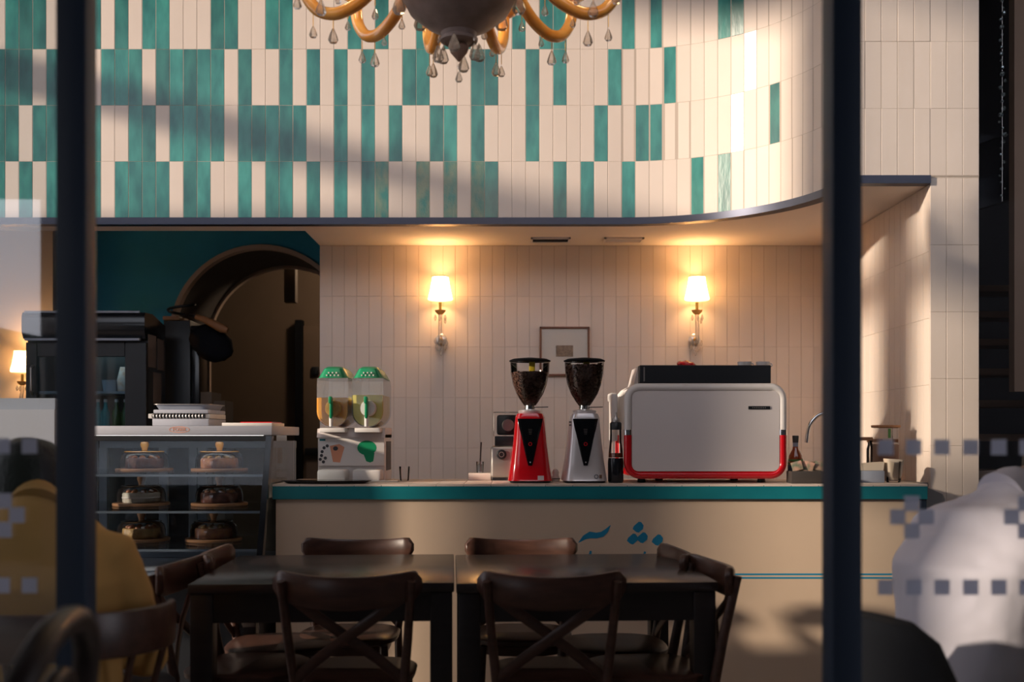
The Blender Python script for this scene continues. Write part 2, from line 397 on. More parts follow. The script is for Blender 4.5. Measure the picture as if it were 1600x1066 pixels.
# side of the room on the left: glazed bays between piers, added sun blocks, and the street front above the entrance
struct('wall_left', B().box(-5.2, -5.0, .9, 2.0, 0, 5.1), 'plaster_cream')
struct('sun_block_outside', B().box(-5.2, -5.0, -.75, -.05, 0, 2.95), 'plaster_cream')  # added unseen block keeping sun off the chair on the street side
struct('sun_block_entrance', B().box(-5.2, -5.0, .24, .42, 0, 2.95), 'plaster_cream')  # added out of view to shade the left entrance post
struct('pier_left', B().box(-5.2, -5.0, 2.46, 2.88, 0, 5.1), 'plaster_cream')
struct('wall_left_end', B().box(-5.2, -5.0, 5.8, 11, 0, 5.1), 'plaster_cream')
struct('wall_left_sun_block', B().prism([(3.7, 0), (3.7, 4.0), (4.97, 3.10), (5.8, 2.52), (5.8, 0)], -5.2, -5.0, 'x'), 'plaster_cream')  # unseen; top sloped to keep sun off the wall behind the bar
struct('transom_left', B().box(-5.16, -5.04, 2.0, 5.8, 3.74, 3.93), 'steel_navy')
struct('wall_right_end', B().box(4.5, 4.6, 2.0, 11, 0, 5.1), 'brown_wall')
struct('wall_far', B().box(-5.2, 4.6, 11, 11.1, 0, 5.1), 'brown_wall')
# street front: posts, transom, panes with frosted squares
struct('post_entrance_left', B().box(-.847, -.792, 2.0, 2.055, 0, 5.1, bev=.002), 'steel_navy')
struct('post_entrance_right', B().box(.595, .65, 2.0, 2.07, 0, 5.1, bev=.002), 'steel_navy')
def pane(name, x0, x1, m, marks):
    o = struct(name, B().box(x0, x1, 2.024, 2.032, 0.02, 5.1), m, 0)
    for (mx, my) in marks:
        a, b_ = px(mx, 2.022), pz(my, 2.022); h = .0145
        link('square_sticker', sq, o, (a, 2.0225, b_))
    return o
sq = B().box(-.0145, .0145, -.0004, .0004, -.0145, .0145).mesh('square_sticker', 'glass_sticker', 0)
ml = [(x, y) for y in (697, 915) for x in (3, 46, -41)] + [(6, 783), (26, 805), (6, 828), (-16, 805)]
mr_ = [(x, y) for y in (699, 918) for x in (1384, 1428, 1472, 1517, 1561, 1605)] + [(1425, 787), (1403, 808), (1447, 808), (1425, 830), (1603, 787), (1581, 808), (1625, 808), (1603, 830)]
pane('window_1', -5.0, -.847, 'glass_window_coated', ml)
pane('window_2', .65, 4.5, 'glass_window', mr_)

# ------------------------------------------------------------------ outside: opposite house, hedge, added overhead light block
struct('sky_block_outside', B().box(-6.0, 5, -3.9, 1.95, 2.95, 3.05), 'facade_dark')  # added overhead, out of view, to dim daylight on the lower front
struct('facade_opposite', B().box(-4.4, 12, -7.2, -6.0, 0, 4.4), 'facade_dark')
hb = B(); hpts = [(-14, 0)] + [(-14+.2*k, 2.05+.28*math.sin(k*1.7)+.22*math.sin(k*.61+1)) for k in range(48)] + [(-4.45, 0)]
struct('hedge_outside', hb.prism(hpts, -7.4, -6.4, 'y'), 'hedge_leaf')

# ------------------------------------------------------------------ stairwell on the right
st = thing('staircase', 'dark open staircase climbing behind the cream tiled pier', 'staircase', (2.9, 6.1, 0))
for k in range(9):
    part('tread', B().box(-.55, .6, .26*(k-6)*0+.22*k-1.2+.55, .22*k-1.2+.83, .20*(k+3)-.03, .20*(k+3)+.012, bev=.004), 'stair', st)
part('stringer', B().prism([(-.6, .45), (1.4, 2.3), (1.4, 2.0), (-.6, .15)], -.60, -.56, 'x'), 'stair_dark', st)
part('upper_flight', B().prism([(-.62, 2.52), (.9, 2.98), (.9, 2.82), (-.62, 2.36)], -.2, -.1, 'y'), 'stair_dark', st)
part('handrail', B().bar((-.62, -.2, 2.72), (.9, -.2, 3.25), .035, .03), 'stair_dark', st)
struct('wall_stair_back', B().box(2.185, 4.5, 8.2, 8.3, 0, 5.1), 'stair_dark')
struct('wall_stair_panel', B().box(px(1585, 5.5), 3.6, 5.5, 5.56, pz(612, 5.5), 5.1), 'brown_panel')
bs = thing('bead_strand', 'hanging strand of small sparkling glass beads beside the stair', 'bead strand', (px(1566, 5.6), 5.6, 2.3))
bd = B().ball((0, 0, 0), .012, n=6, m=4).mesh('bead', 'bead', 0)
part('cord', B().tube([(0, 0, .12), (0, 0, 2.1)], .0015, 5), 'steel', bs)
for k in range(40):
    o = link('bead', bd, bs, (random.uniform(-.014, .014), random.uniform(-.012, .012), .15+k*.035), (random.random()*3, random.random()*3, 0)); o.scale = (random.uniform(.5, 1.2),)*3

# ------------------------------------------------------------------ soffit vents
def vent(cx, label, dark):
    t = thing('ceiling_vent', label, 'vent', (cx, 6.46, ZS-.001), 0, 'vents in the soffit')
    b = B(); W_, D_ = .118, .065
    for a in ((-W_, W_, -D_, -D_+.012), (-W_, W_, D_-.012, D_), (-W_, -W_+.012, -D_, D_), (W_-.012, W_, -D_, D_)): b.box(a[0], a[1], a[2], a[3], -.010, .001)
    part('frame', b, 'plaster_cream' if not dark else 'lilac_grey', t)
    part('grille', B().box(-W_+.012, W_-.012, -D_+.012, D_-.012, -.003, .001), 'black' if dark else 'plaster_cream', t)
    for k in range(3): part('slat', B().box(-W_+.012, W_-.012, -.035+k*.032, -.027+k*.032, -.008, -.003), 'black' if dark else 'lilac_grey', t)
vent(px(860, 6.46), 'slot vent with a black opening in the soffit, left of the pair', True)
vent(px(974, 6.46), 'closed cream flush vent in the soffit, right of the pair', False)

# ------------------------------------------------------------------ wall lamps
def sconce(loc, label, rz=0):
    t = thing('wall_sconce', label, 'wall lamp', loc, rz, 'crystal wall sconces')
    part('backplate', B().lathe([(0, 0), (.036, 0), (.036, -.012), (.022, -.022), (0, -.024)], (0, -.0, -.30), 18, 'y'), 'crystal', t)
    part('boss', B().ball((0, -.035, -.30), .012), 'brass', t)
    part('arm', B().tube(smooth_path([(0, -.02, -.30), (0, -.06, -.335), (0, -.105, -.31), (0, -.115, -.24), (0, -.10, -.19), (0, -.10, -.15)]), .012, 10), 'crystal_clear', t)
    part('drip_pan', B().lathe([(0, -.155), (.014, -.155), (.030, -.140), (.034, -.128), (.020, -.134), (0, -.136)], (0, -.10, 0), 18), 'amber', t)
    part('candle', B().lathe([(0, -.137), (.009, -.137), (.009, -.08), (0, -.08)], (0, -.10, 0), 12), 'brass', t)
    prof = []
    sh = [(.052, .075), (.050, .074), (.055, .035), (.064, -.01), (.074, -.050), (.076, -.060), (.070, -.068)]
    part('shade', B().lathe(sh, (0, -.10, 0), 32), 'lamp_shade_glow', t)
    part('shade_rim', B().lathe([(.052, .073), (.0535, .075), (.052, .078), (.0505, .075)], (0, -.10, 0), 24, closed=True), 'brass', t)
    part('bulb', B().ball((0, -.10, -.03), .014, rz=.03), 'tile_glossy_white', t)
    dm = B().lathe([(0, .02), (.004, .016), (.009, -.002), (.006, -.014), (0, -.02)], n=8).mesh('crystal_drop', 'crystal_clear', 0)
    for (x, y, z) in ((-.03, -.11, -.175), (.03, -.11, -.175), (0, -.135, -.178), (.028, -.08, -.19), (-.024, -.03, -.35), (.024, -.03, -.35), (0, -.045, -.385), (-.034, -.05, -.31), (.036, -.05, -.325), (.012, -.06, -.36), (-.012, -.07, -.355)):
        link('crystal_drop', dm, t, (x, y, z))
    l = bpy.data.lights.new('sconce_bulb', 'POINT'); l.energy = 9; l.color = (1, .55, .22); l.shadow_soft_size = .045
    lo = bpy.data.objects.new('sconce_bulb', l); COL.objects.link(lo); lo.parent = t; lo.location = (0, -.10, .01)
    return t
YS = YB-.001
sconce((px(688, YS-.1), YS, pz(452, YS-.1)), 'lit crystal wall sconce left of the framed picture')
sconce((px(1089, YS-.1), YS, pz(452, YS-.1)), 'lit crystal wall sconce above the espresso machine', math.radians(0))
sconce((px(35, 7.2), 7.299, pz(566, 7.2)), 'lit wall sconce on the warm wall beside the drinks cooler')

# ------------------------------------------------------------------ framed picture
t = thing('framed_picture', 'small print in a wide mat and thin brown frame on tiled wall', 'picture', (px(882, YB), YB-.002, pz(549.5, YB)))
fw, fh = .154, .152
part('mat_board', B().box(-fw+.01, fw-.01, -.012, 0, -fh+.01, fh-.01), 'picture_mat', t)
for a in ((-fw, fw, fh-.012, fh), (-fw, fw, -fh, -fh+.012), (-fw, -fw+.012, -fh, fh), (fw-.012, fw, -fh, fh)):
    part('frame_bar', B().box(a[0], a[1], -.022, 0, a[2], a[3], bev=.002, seg=1), 'frame_wood', t)
part('print', B().box(-.053, .053, -.0135, -.012, -.033, .037), 'picture_print', t)
part('pane', B().box(-fw+.012, fw-.012, -.017, -.016, -fh+.012, fh-.012), 'glass_matt', t, 0)

# ------------------------------------------------------------------ bar counter
CX0, CX1, CY0, CY1, CZ = -1.068, 1.852, 4.8, 5.40, .984
t = thing('bar_counter', 'long cream bar counter with teal edge and white tiled top', 'counter', (0, 0, 0))
part('front_panel', B().box(CX0+.012, CX1-.03, CY0+.02, CY0+.05, 0, CZ-.066), 'counter_front', t)
part('end_post', B().box(CX1-.03, CX1, CY0+.015, CY1, 0, CZ-.066), 'steel_navy', t)
part('carcass', B().box(CX0+.012, CX1-.03, CY0+.05, CY1-.02, .05, CZ-.066), 'tin_dark', t)
part('edge_band', B().box(CX0, CX1, CY0, CY0+.02, CZ-.067, CZ-.004, bev=.002, seg=1), 'teal_edge', t)
part('top_bed', B().box(CX0, CX1, CY0+.02, CY1, CZ-.066, CZ-.010), 'grout_dark', t)
ct = B().box(-.0603, .0603, -.0603, .0603, -.005, .005, bev=.0012, seg=1).mesh('tile', 'tile_white', 0)
nx = 24; ptc = (CX1-CX0)/nx
for i in range(nx):
    for j in range(5):
        link('tile', ct, t, (CX0+(i+.5)*ptc, CY0+.0+(j+.5)*.12, CZ-.005))
part('metal_flap', B().prism([(CX1, CZ-.012), (1.93, CZ-.045), (1.942, CZ-.07), (1.93, CZ-.10), (CX1, CZ-.105)], CY0+.03, CY0+.22, 'y'), 'steel', t)
part('filler_strip', B().box(CX1, 1.953, AY+.02, CY1, CZ-.05, CZ-.003), 'steel', t)
# lettering on the front: brush strokes of blue paint
def ribbon(name, pts_, wid):
    P_ = [Vector((px(a, CY0+.02), pz(b_, CY0+.02))) for a, b_ in pts_]; L_, R_ = [], []
    for i, p in enumerate(P_):
        d = (P_[min(i+1, len(P_)-1)]-P_[max(i-1, 0)]).normalized(); n_ = Vector((-d.y, d.x)); ww = wid[i]/F*CY0/2
        L_.append(p+n_*ww); R_.append(p-n_*ww)
    part(name, B().prism([(v.x, v.y) for v in L_+R_[::-1]], CY0+.0185, CY0+.0202, 'y'), 'blue_paint', t, 0)
ribbon('letter_stroke', [(904, 848), (913, 840), (922, 836), (932, 837), (941, 835), (948, 829), (954, 821)], [1, 7, 10.5, 9, 8.5, 6, .8])
ribbon('letter_stroke', [(923, 861), (920, 880), (919, 900), (921, 925)], [3, 8, 9, 5])
ribbon('letter_stroke', [(1008, 862), (1003, 880), (1000, 900), (985, 912), (965, 912), (950, 905)], [3, 7, 8, 9, 8, 2])
ribbon('letter_stroke', [(1040, 880), (1036, 900), (1022, 912), (1004, 905)], [5, 8, 9, 5])
def rhomb(cx, cy, s_=1.0):
    pp = [(-9, 3), (-7, -2), (1, -9), (5, -8.5), (9, -3), (8, 3), (1, 9), (-3, 8)]
    part('letter_dot', B().prism([(px(cx+a*s_, CY0+.02), pz(cy+b_*s_, CY0+.02)) for a, b_ in pp], CY0+.0185, CY0+.0202, 'y'), 'blue_paint', t, 0)
rhomb(997, 824, .95); rhomb(988, 842.5, .95); rhomb(1003.5, 840.5, .95); rhomb(1027, 844, .98)
for yy in (897.6, 903.2):
    part('painted_line', B().box(px(1115, 4.82), CX1-.032, CY0+.0185, CY0+.0202, pz(yy, 4.82)-.0036, pz(yy, 4.82)+.0036), 'blue_paint', t, 0)

# ------------------------------------------------------------------ cake display case
KX0, KX1 = -2.08, -1.078
t = thing('cake_display_case', 'glass fronted cake display case with white top and three shelves', 'display case', (0, 0, 0))
ZK = 1.245
side = [(4.62, .10), (4.64, .58), (4.85, ZK), (5.46, ZK), (5.46, .10)]
part('base_cabinet', B().box(KX0+.012, KX1-.012, 4.66, 5.44, .08, .55), 'black', t)
part('base_ledge', B().box(KX0+.012, KX1-.012, 4.62, 5.42, .553, .588, bev=.004), 'white_case', t)
part('top_board', B().box(KX0, KX1, 4.842, 5.46, ZK-.042, ZK, bev=.004), 'white_case', t)
part('top_rail', B().box(KX0+.01, KX1-.01, 4.846, 4.87, ZK-.066, ZK-.044), 'black', t)
part('light_strip', B().box(KX0+.06, KX1-.06, 4.90, 4.94, ZK-.060, ZK-.0425), 'led', t)
def slant(x0, x1, w_, m, nm):
    part(nm, B().prism([(4.625, .59), (4.625+w_, .59), (4.835+w_, ZK-.045), (4.835, ZK-.045)], x0, x1, 'x'), m, t)
slant(KX1-.026, KX1, .045, 'black_gloss', 'front_stile'); slant(KX0, KX0+.026, .045, 'black_gloss', 'front_stile')
part('end_panel', B().prism([(4.672, .59), (4.882, ZK-.068), (5.40, ZK-.068), (5.40, .59)], KX1-.012, KX1-.006, 'x'), 'glass_case', t, 0)
part('end_panel', B().prism([(4.672, .59), (4.882, ZK-.068), (5.40, ZK-.068), (5.40, .59)], KX0+.006, KX0+.012, 'x'), 'glass_case', t, 0)
part('front_glass', B().prism([(4.628, .592), (4.634, .592), (4.840, ZK-.068), (4.834, ZK-.068)], KX0+.028, KX1-.028, 'x'), 'glass_case', t, 0)
SHZ = [1.036, .877, .712]
for k, z in enumerate(SHZ):
    part('shelf', B().box(KX0+.03, KX1-.03, 4.80-.06*(k > 0)-.03*(k > 1), 5.36, z-.008, z), 'glass_case', t, 0)
    part('shelf_rail', B().box(KX0+.03, KX1-.03, 4.795-.06*(k > 0)-.03*(k > 1), 4.81-.06*(k > 0)-.03*(k > 1), z-.018, z-.008), 'frame_grey', t)
for x0, x1, z0, z1 in ((KX0+.01, KX1-.01, ZK-.105, ZK-.07), (KX0+.01, KX1-.01, .59, .62)):
    part('back_rail', B().box(x0, x1, 5.41, 5.44, z0, z1), 'frame_grey', t)
for xc in (KX0+.03, KX0+.33, -1.60, -1.555, KX1-.03):
    part('back_stile', B().box(xc-.02, xc+.02, 5.40, 5.43, .62, ZK-.105), 'frame_grey', t)
part('back_pane', B().box(KX0+.03, KX1-.03, 5.412, 5.418, .62, ZK-.105), 'glass_cooler', t, 0)
ring = [(.075*math.cos(a*PI/16), .0145*math.sin(a*PI/16)) for a in range(32)]; rin = [(.071*math.cos(a*PI/16), .0115*math.sin(a*PI/16)) for a in range(32)]
bo = B(); vo = [[bo.bm.verts.new((x*.62, yy, z)) for x, z in rg] for rg in (ring, rin) for yy in (0,)]
for k in range(32): bo.bm.faces.new((vo[0][k], vo[0][(k+1) % 32], vo[1][(k+1) % 32], vo[1][k]))
part('logo_oval', bo, 'print_orange', t, 0, (px(280, 4.84), 4.8412, pz(671.5, 4.84)))
link('logo_lettering', text_mesh('FOSER', .021, 'print_orange'), t, (px(280, 4.84), 4.8415, pz(671.5, 4.84)), (PI/2, 0, 0))

def cake_dome(x, z, r, knob, label):
    t = thing('cake_dome', label, 'cake dome', (x, 5.02, z+.0005), 0, 'glass domes in the display case')
    part('board', B().lathe([(0, 0), (r*1.18, 0), (r*1.2, .004), (r*1.2, .010), (r*1.17, .013), (0, .013)], n=32), 'wood_board', t)
    part('dome', B().lathe([(r, .0135), (r, .05), (r*.94, .075), (r*.80, .088), (r*.5, .094), (.012, .096)], n=36), 'glass_dome', t)
    part('rim', B().lathe([(r*.82, .0885), (r*.845, .090), (r*.82, .0925), (r*.795, .090)], n=36, closed=True), 'amber' if knob == 'amber' else 'chrome', t)
    part('knob', B().lathe([(0, .095), (.012, .095), (.014, .105), (.020, .122), (.017, .135), (0, .139)], n=18), knob if knob == 'amber' else 'wood_board', t)
    return t
SHELFN = ['top', 'middle', 'bottom']
for k, (xl, xr) in enumerate(((226, 343), (221, 343), (221, 334))):
    for j, xx in enumerate((xl, xr)):
        X = px(xx, 5.02); z = SHZ[k]; lr = ('left', 'right')[j]
        cake_dome(X, z, .108, 'amber' if k == 0 else 'wood', f'glass cake dome on a wooden board, {lr} side of the {SHELFN[k]} shelf')
        kind = [('cake_dark', 'cake_orange'), ('cake_cream', 'cake_dark'), ('cake_golden', 'cake_orange')][k][j]
        nm = [('dark chocolate cake', 'orange fruit crumble cake'), ('pale cream layer cake', 'dark brown cake'), ('golden cheesecake', 'orange brown cake')][k][j]
        c = thing('cake', f'{nm} under the {lr} dome of the {SHELFN[k]} shelf', 'cake', (X, 5.02, z+.0145))
        part('sponge', B().lathe([(0, 0), (.082, 0), (.085, .004), (.085, .040), (.08, .046), (0, .047)], n=28), kind, c)
        if kind == 'cake_cream':
            part('cream_layer', B().lathe([(.0855, .018), (.088, .022), (.0855, .027), (.08, .022)], n=28, closed=True), 'tile_white', c)
        tm = B().ball((0, 0, 0), .014, .014, .010, 8, 6).mesh('topping', 'cake_orange' if kind != 'cake_orange' else 'cake_golden', 40)
        for q in range(9):
            a = q*2*PI/9+k; link('topping', tm, c, (.058*math.cos(a), .058*math.sin(a), .049))

# things on top of the case
def on_case(name, label, cat, x0, x1, z0, z1, m, y0=5.0, y1=5.3, bev=.004):
    return tag(link(name, B().box(x0, x1, y0, y1, z0, z1, bev=bev).mesh(name, m)), label, cat)
a0, a1 = px(240, 5.02), px(328, 5.02); zt = ZK+.001
on_case('flat_box', 'flat white box at the bottom of the pile on display case', 'box', a0, a1, zt, zt+.034, 'white_case')
sb = thing('spiral_notebook', 'spiral bound pad with black wire binding in the pile on display case', 'notebook', ((a0+a1)/2-.01, 5.15, zt+.035))
hw = (a1-a0)/2+.012
part('pages', B().box(-hw, hw, -.14, .14, 0, .022, bev=.003), 'paper', sb)
part('binding_strip', B().box(-hw+.02, hw-.02, -.149, -.14, .003, .019), 'black', sb)
cm = B().lathe([(.011, -.003), (.0125, 0), (.011, .003), (.0095, 0)], n=10, axis='x', closed=True).mesh('wire_loop', 'steel')
for k in range(16): link('wire_loop', cm, sb, (-hw+.03+k*(2*hw-.06)/15, -.145, .011))
on_case('paper_tray', 'white shallow tray above the notebook in the pile on display case', 'tray', a0+.005, a1-.002, zt+.058, zt+.076, 'white_case')
tr = thing('metal_tray', 'grey metal tray with flared rim topping the pile on display case', 'tray', ((a0+a1)/2, 5.15, zt+.077))
part('pan', B().loft([((0, 0, 0), .12, .12), ((0, 0, .022), .131, .133)], 32, ref=(1, 0, 0), sq=8), 'grey_blue', tr)
part('rim', B().loft([((0, 0, .0222), .139, .14), ((0, 0, .026), .139, .14)], 32, ref=(1, 0, 0), sq=8), 'steel', tr)
on_case('paper_stack', 'low stack of white papers near the right end of display case', 'papers', px(353, 5.0), px(430, 5.0), zt, zt+.014, 'paper', 4.93, 5.2, .001)
tag(link('red_folder', B().box(px(378, 5.0), px(427, 5.0), 4.97, 5.18, zt+.0145, zt+.019).mesh('red_folder', 'red_enamel')), 'thin red folder lying on the white papers', 'folder')
sg = thing('menu_stand', 'white card with orange print on a stand behind the display case', 'menu card', (px(440, 5.54), 5.54, 0))
part('card', B().box(-.026, .026, -.003, .003, pz(746, 5.54), pz(667, 5.54)), 'paper', sg)
part('print', B().box(-.020, .004, -.0036, -.003, pz(724, 5.54), pz(700, 5.54)), 'print_orange', sg)
part('pole', B().box(-.008, .008, .003, .012, .012, pz(700, 5.54)), 'black', sg)
part('foot', B().lathe([(0, 0), (.07, 0), (.07, .008), (.02, .014), (0, .014)], n=24), 'black', sg)

# ------------------------------------------------------------------ drinks cooler, black cabinet
t = thing('drinks_cooler', 'tall black drinks cooler with curved header and glass door', 'cooler', (0, 0, 0))
DX0, DX1, DY0, DY1 = -3.046, -2.29, 6.75, 7.12
ZD = pz(488, 6.75); ZDH = pz(530, 6.75)
part('carcass', B().prism([(DX0, .05), (DX0, ZDH), (DX1, ZDH), (DX1, .05), (DX1-.03, .05), (DX1-.03, ZDH-.03), (DX0+.03, ZDH-.03), (DX0+.03, .05)], DY0+.03, DY1, 'y'), 'black', t)
part('rear_panel', B().box(DX0+.03, DX1-.03, DY1-.03, DY1-.002, .05, ZDH-.03), 'black', t)
part('kick_plate', B().box(DX0, DX1, DY0+.04, DY1-.03, 0, .35), 'black', t)
hp = [(DY1, ZDH+.001), (DY1, ZD-.05), (DY0+.12, ZD), (DY0-.02, ZD-.004), (DY0-.035, ZD-.03), (DY0-.035, ZDH+.04), (DY0-.01, ZDH+.001)]
part('header', B().prism(hp, DX0-.01, DX1, 'x'), 'black_gloss', t)
part('header_trim', B().box(DX0+.01, DX1-.03, DY0-.042, DY0-.028, ZD-.008, ZD+.004), 'grey_blue', t)
part('header_trim', B().box(DX0+.01, DX1-.03, DY0-.042, DY0-.012, ZDH-.012, ZDH+.002), 'grey_blue', t)
dr = part('door', B().prism([(DX0, .36), (DX0, ZDH-.02), (DX1, ZDH-.02), (DX1, .36), (DX1-.10, .42), (DX1-.10, ZDH-.12), (DX0+.10, ZDH-.12), (DX0+.10, .42)][:4], DY0+.018, DY0+.026, 'y'), 'glass_cooler', t, 0)
for x0, x1, z0, z1 in ((DX0, DX0+.07, .36, ZDH-.02), (DX1-.135, DX1, .36, ZDH-.02), (DX0+.07, DX1-.135, ZDH-.11, ZDH-.02), (DX0+.07, DX1-.135, .36, .42)):
    part('door_frame', B().box(x0, x1, DY0, DY0+.03, z0, z1, bev=.003, seg=1), 'black', dr)
part('handle', B().tube([(DX0+.045, DY0, pz(570, 6.7)), (DX0+.05, DY0-.04, pz(575, 6.7)), (DX0+.05, DY0-.04, pz(610, 6.7)), (DX0+.04, DY0, pz(616, 6.7))], .007), 'steel', dr)
for z in (pz(612, 6.85), pz(668, 6.85)):
    part('shelf', B().box(DX0+.04, DX1-.04, DY0+.04, DY1-.04, z-.016, z), 'grey_blue', t)
for x0, x1, z0, z1 in ((-.02, .14, pz(575, 6.9), pz(525, 6.9)), (.16, .30, pz(577, 6.9), pz(528, 6.9)), (.08, .24, pz(630, 6.9), pz(582, 6.9))):
    part('side_notice', B().box(DX1, DX1+.002, DY0+.05+x0, DY0+.04+x1, z0, z1), 'cardboard', t)
part('inner_light', B().box(DX0+.06, DX1-.15, DY0+.05, DY0+.08, ZDH-.06, ZDH-.045), 'led_cool', t)
bprof = [(0, 0), (.026, 0), (.028, .01), (.028, .09), (.012, .13), (.010, .165), (0, .166)]
bt = {k: B().lathe(bprof, n=12).mesh('bottle_body', k) for k in ('teal_drink', 'green_drink')}
cp = B().lathe([(0, .160), (.012, .160), (.012, .178), (0, .179)], n=10).mesh('cap', 'white_enamel')
zb = pz(668, 6.85)+.0005
def cooler_bottle(xp, k, lab):
    o = thing('drink_bottle', lab, 'bottle', (px(xp, 6.86), 6.86, zb), 0, 'bottles on the lower cooler shelf')
    link('bottle_body', bt[k], o); link('cap', cp, o)
cooler_bottle(153, 'teal_drink', 'turquoise drink bottle on the lower cooler shelf, nearest the dark post')
cooler_bottle(165, 'teal_drink', 'turquoise drink bottle on the lower cooler shelf, next to the green bottles')
cooler_bottle(182, 'green_drink', 'green bottle on the lower cooler shelf, leftmost of the green three')
cooler_bottle(196, 'green_drink', 'green bottle on the lower cooler shelf, middle of the green three')
cooler_bottle(209, 'green_drink', 'green bottle on the lower cooler shelf, rightmost of the green three')
tag(link('snack_bag', B().loft([((px(196, 6.88), 6.88, pz(612, 6.85)+.001), .05, .03), ((px(197, 6.88), 6.88, pz(595, 6.85)), .058, .04), ((px(199, 6.88), 6.89, pz(574, 6.85)), .05, .01)], 16, ref=(1, 0, 0)).mesh('snack_bag', 'snack')), 'red and white snack bag on the upper cooler shelf', 'snack')
tag(link('food_tub', B().loft([((px(172, 6.88), 6.88, pz(612, 6.85)+.001), .04, .04), ((px(172, 6.88), 6.88, pz(594, 6.85)), .05, .05)], 20, ref=(1, 0, 0)).mesh('food_tub', 'grey_blue')), 'pale lidded tub on the upper cooler shelf', 'tub')

t = thing('black_cabinet', 'tall black cabinet standing in the teal archway', 'cabinet', (0, 0, 0))
part('body', B().box(-2.36, -2.18, 7.30, 7.56, 0, 1.985, bev=.004), 'black', t)
part('door', B().box(-2.176, -2.12, 7.30, 7.56, 0, 1.95, bev=.004), 'black_gloss', t)
part('side_board', B().box(-2.115, -2.04, 7.32, 7.56, 0, 1.50), 'brown_wall', t)
part('side_board', B().box(-2.03, -1.955, 7.34, 7.56, 0, 1.44), 'brown_wall', t)
bb = B(); bmesh.ops.create_icosphere(bb.bm, subdivisions=3, radius=1, matrix=Matrix.Translation((-2.02, 7.235, 1.825)) @ Matrix.Rotation(.55, 4, 'Y') @ Matrix.Diagonal((.155, .085, .115, 1)))
for v in bb.bm.verts: v.co += Vector((random.uniform(-1, 1), random.uniform(-1, 1), random.uniform(-1, 1)))*.008
tag(link('black_bag', bb.mesh('black_bag', 'black_matte', 60)), 'black slumped bag hanging over the edge of the black cabinet', 'bag')
tag(link('wooden_plank', B().box(-2.36, -2.25, 7.28, 7.5, 1.986, 2.012, bev=.003).mesh('wooden_plank', 'wood_board')), 'short orange wood plank on the black cabinet', 'plank')
tag(link('rolled_cloth', B().tube([(-2.10, 7.17, 1.995), (-2.04, 7.15, 1.975), (-1.98, 7.14, 1.945), (-1.92, 7.13, 1.915), (-1.88, 7.13, 1.90)], [.018, .022, .028, .032, .02], 10).mesh('rolled_cloth', 'wood_board')), 'tan rolled cloth lying on the black bag', 'cloth')
tag(link('black_hose', B().tube([(-2.27+.09*math.cos(a*.5), 7.4+.07*math.sin(a*.5), 2.025+.006*a) for a in range(0, 14)], .010, 8).mesh('black_hose', 'black')), 'coiled black hose on top of the black cabinet', 'hose')
t = thing('grey_board', 'pale grey board standing behind the head of person in yellow', 'board', (px(20, 4.3), 4.3, 0))
part('panel', B().box(-.30, px(85, 4.3)-px(20, 4.3), 0, .02, .55, pz(640, 4.3)), 'white_case', t)
part('top_flap', B().box(-.30, px(84, 4.3)-px(20, 4.3)-.004, .022, .05, .60, pz(622, 4.3)), 'grey_blue', t)
part('stand', B().box(-.15, -.10, .005, .045, 0, .55), 'black', t)

# ------------------------------------------------------------------ slush machine
YM = 5.08
t = thing('slush_machine', 'white two bowl slush machine with green lids on the counter', 'slush machine', (px(548, YM), YM, CZ+.001))
hw = .160
zf = lambda y: pz(y, YM)-CZ-.001
part('body', B().box(-hw, hw, .02, .30, .0, zf(676), bev=.010), 'white_enamel', t)
part('shoulder', B().prism([(.0, zf(684)), (.02, zf(670)), (.30, zf(668)), (.30, zf(684))], -hw, hw, 'x'), 'lilac_grey', t)
pn = part('front_panel', B().box(-hw+.006, hw-.002, .006, .02, zf(728), zf(682), bev=.002), 'white_enamel', t)
def pr(name, pts_, m, d=.0052):
    part(name, B().prism([(px(a, YM)-px(548, YM), zf(b_)) for a, b_ in pts_], d, .0062, 'y'), m, pn, 0)
pr('print_cup', [(515, 697), (520, 722), (531, 723), (538, 699), (530, 694)], 'print_orange')
pr('print_cherry', [(524+4*math.cos(a), 701+3.5*math.sin(a)) for a in [k*PI/5 for k in range(10)]], 'print_dark', .0048)
pr('print_fruit', [(573+15*math.cos(a), 700+11.5*math.sin(a)) for a in [k*PI/9 for k in range(18)]], 'green_plastic')
pr('print_glass', [(567, 708), (585, 708), (583, 721), (578, 723), (572, 721)], 'green_plastic', .0050)
pr('print_logo', [(499, 686), (508, 686), (508, 689), (499, 689)], 'teal_edge')
for (a, b_) in ((500, 718), (505, 722), (508, 716), (502, 712), (506, 700), (503, 706), (511, 697)):
    pr('print_berry', [(a+2.6*math.cos(k*PI/4), b_+2.6*math.sin(k*PI/4)) for k in range(8)], 'print_dark')
part('side_louvre', B().box(hw, hw+.003, .06, .24, .05, zf(690)), 'tin_dark', t)
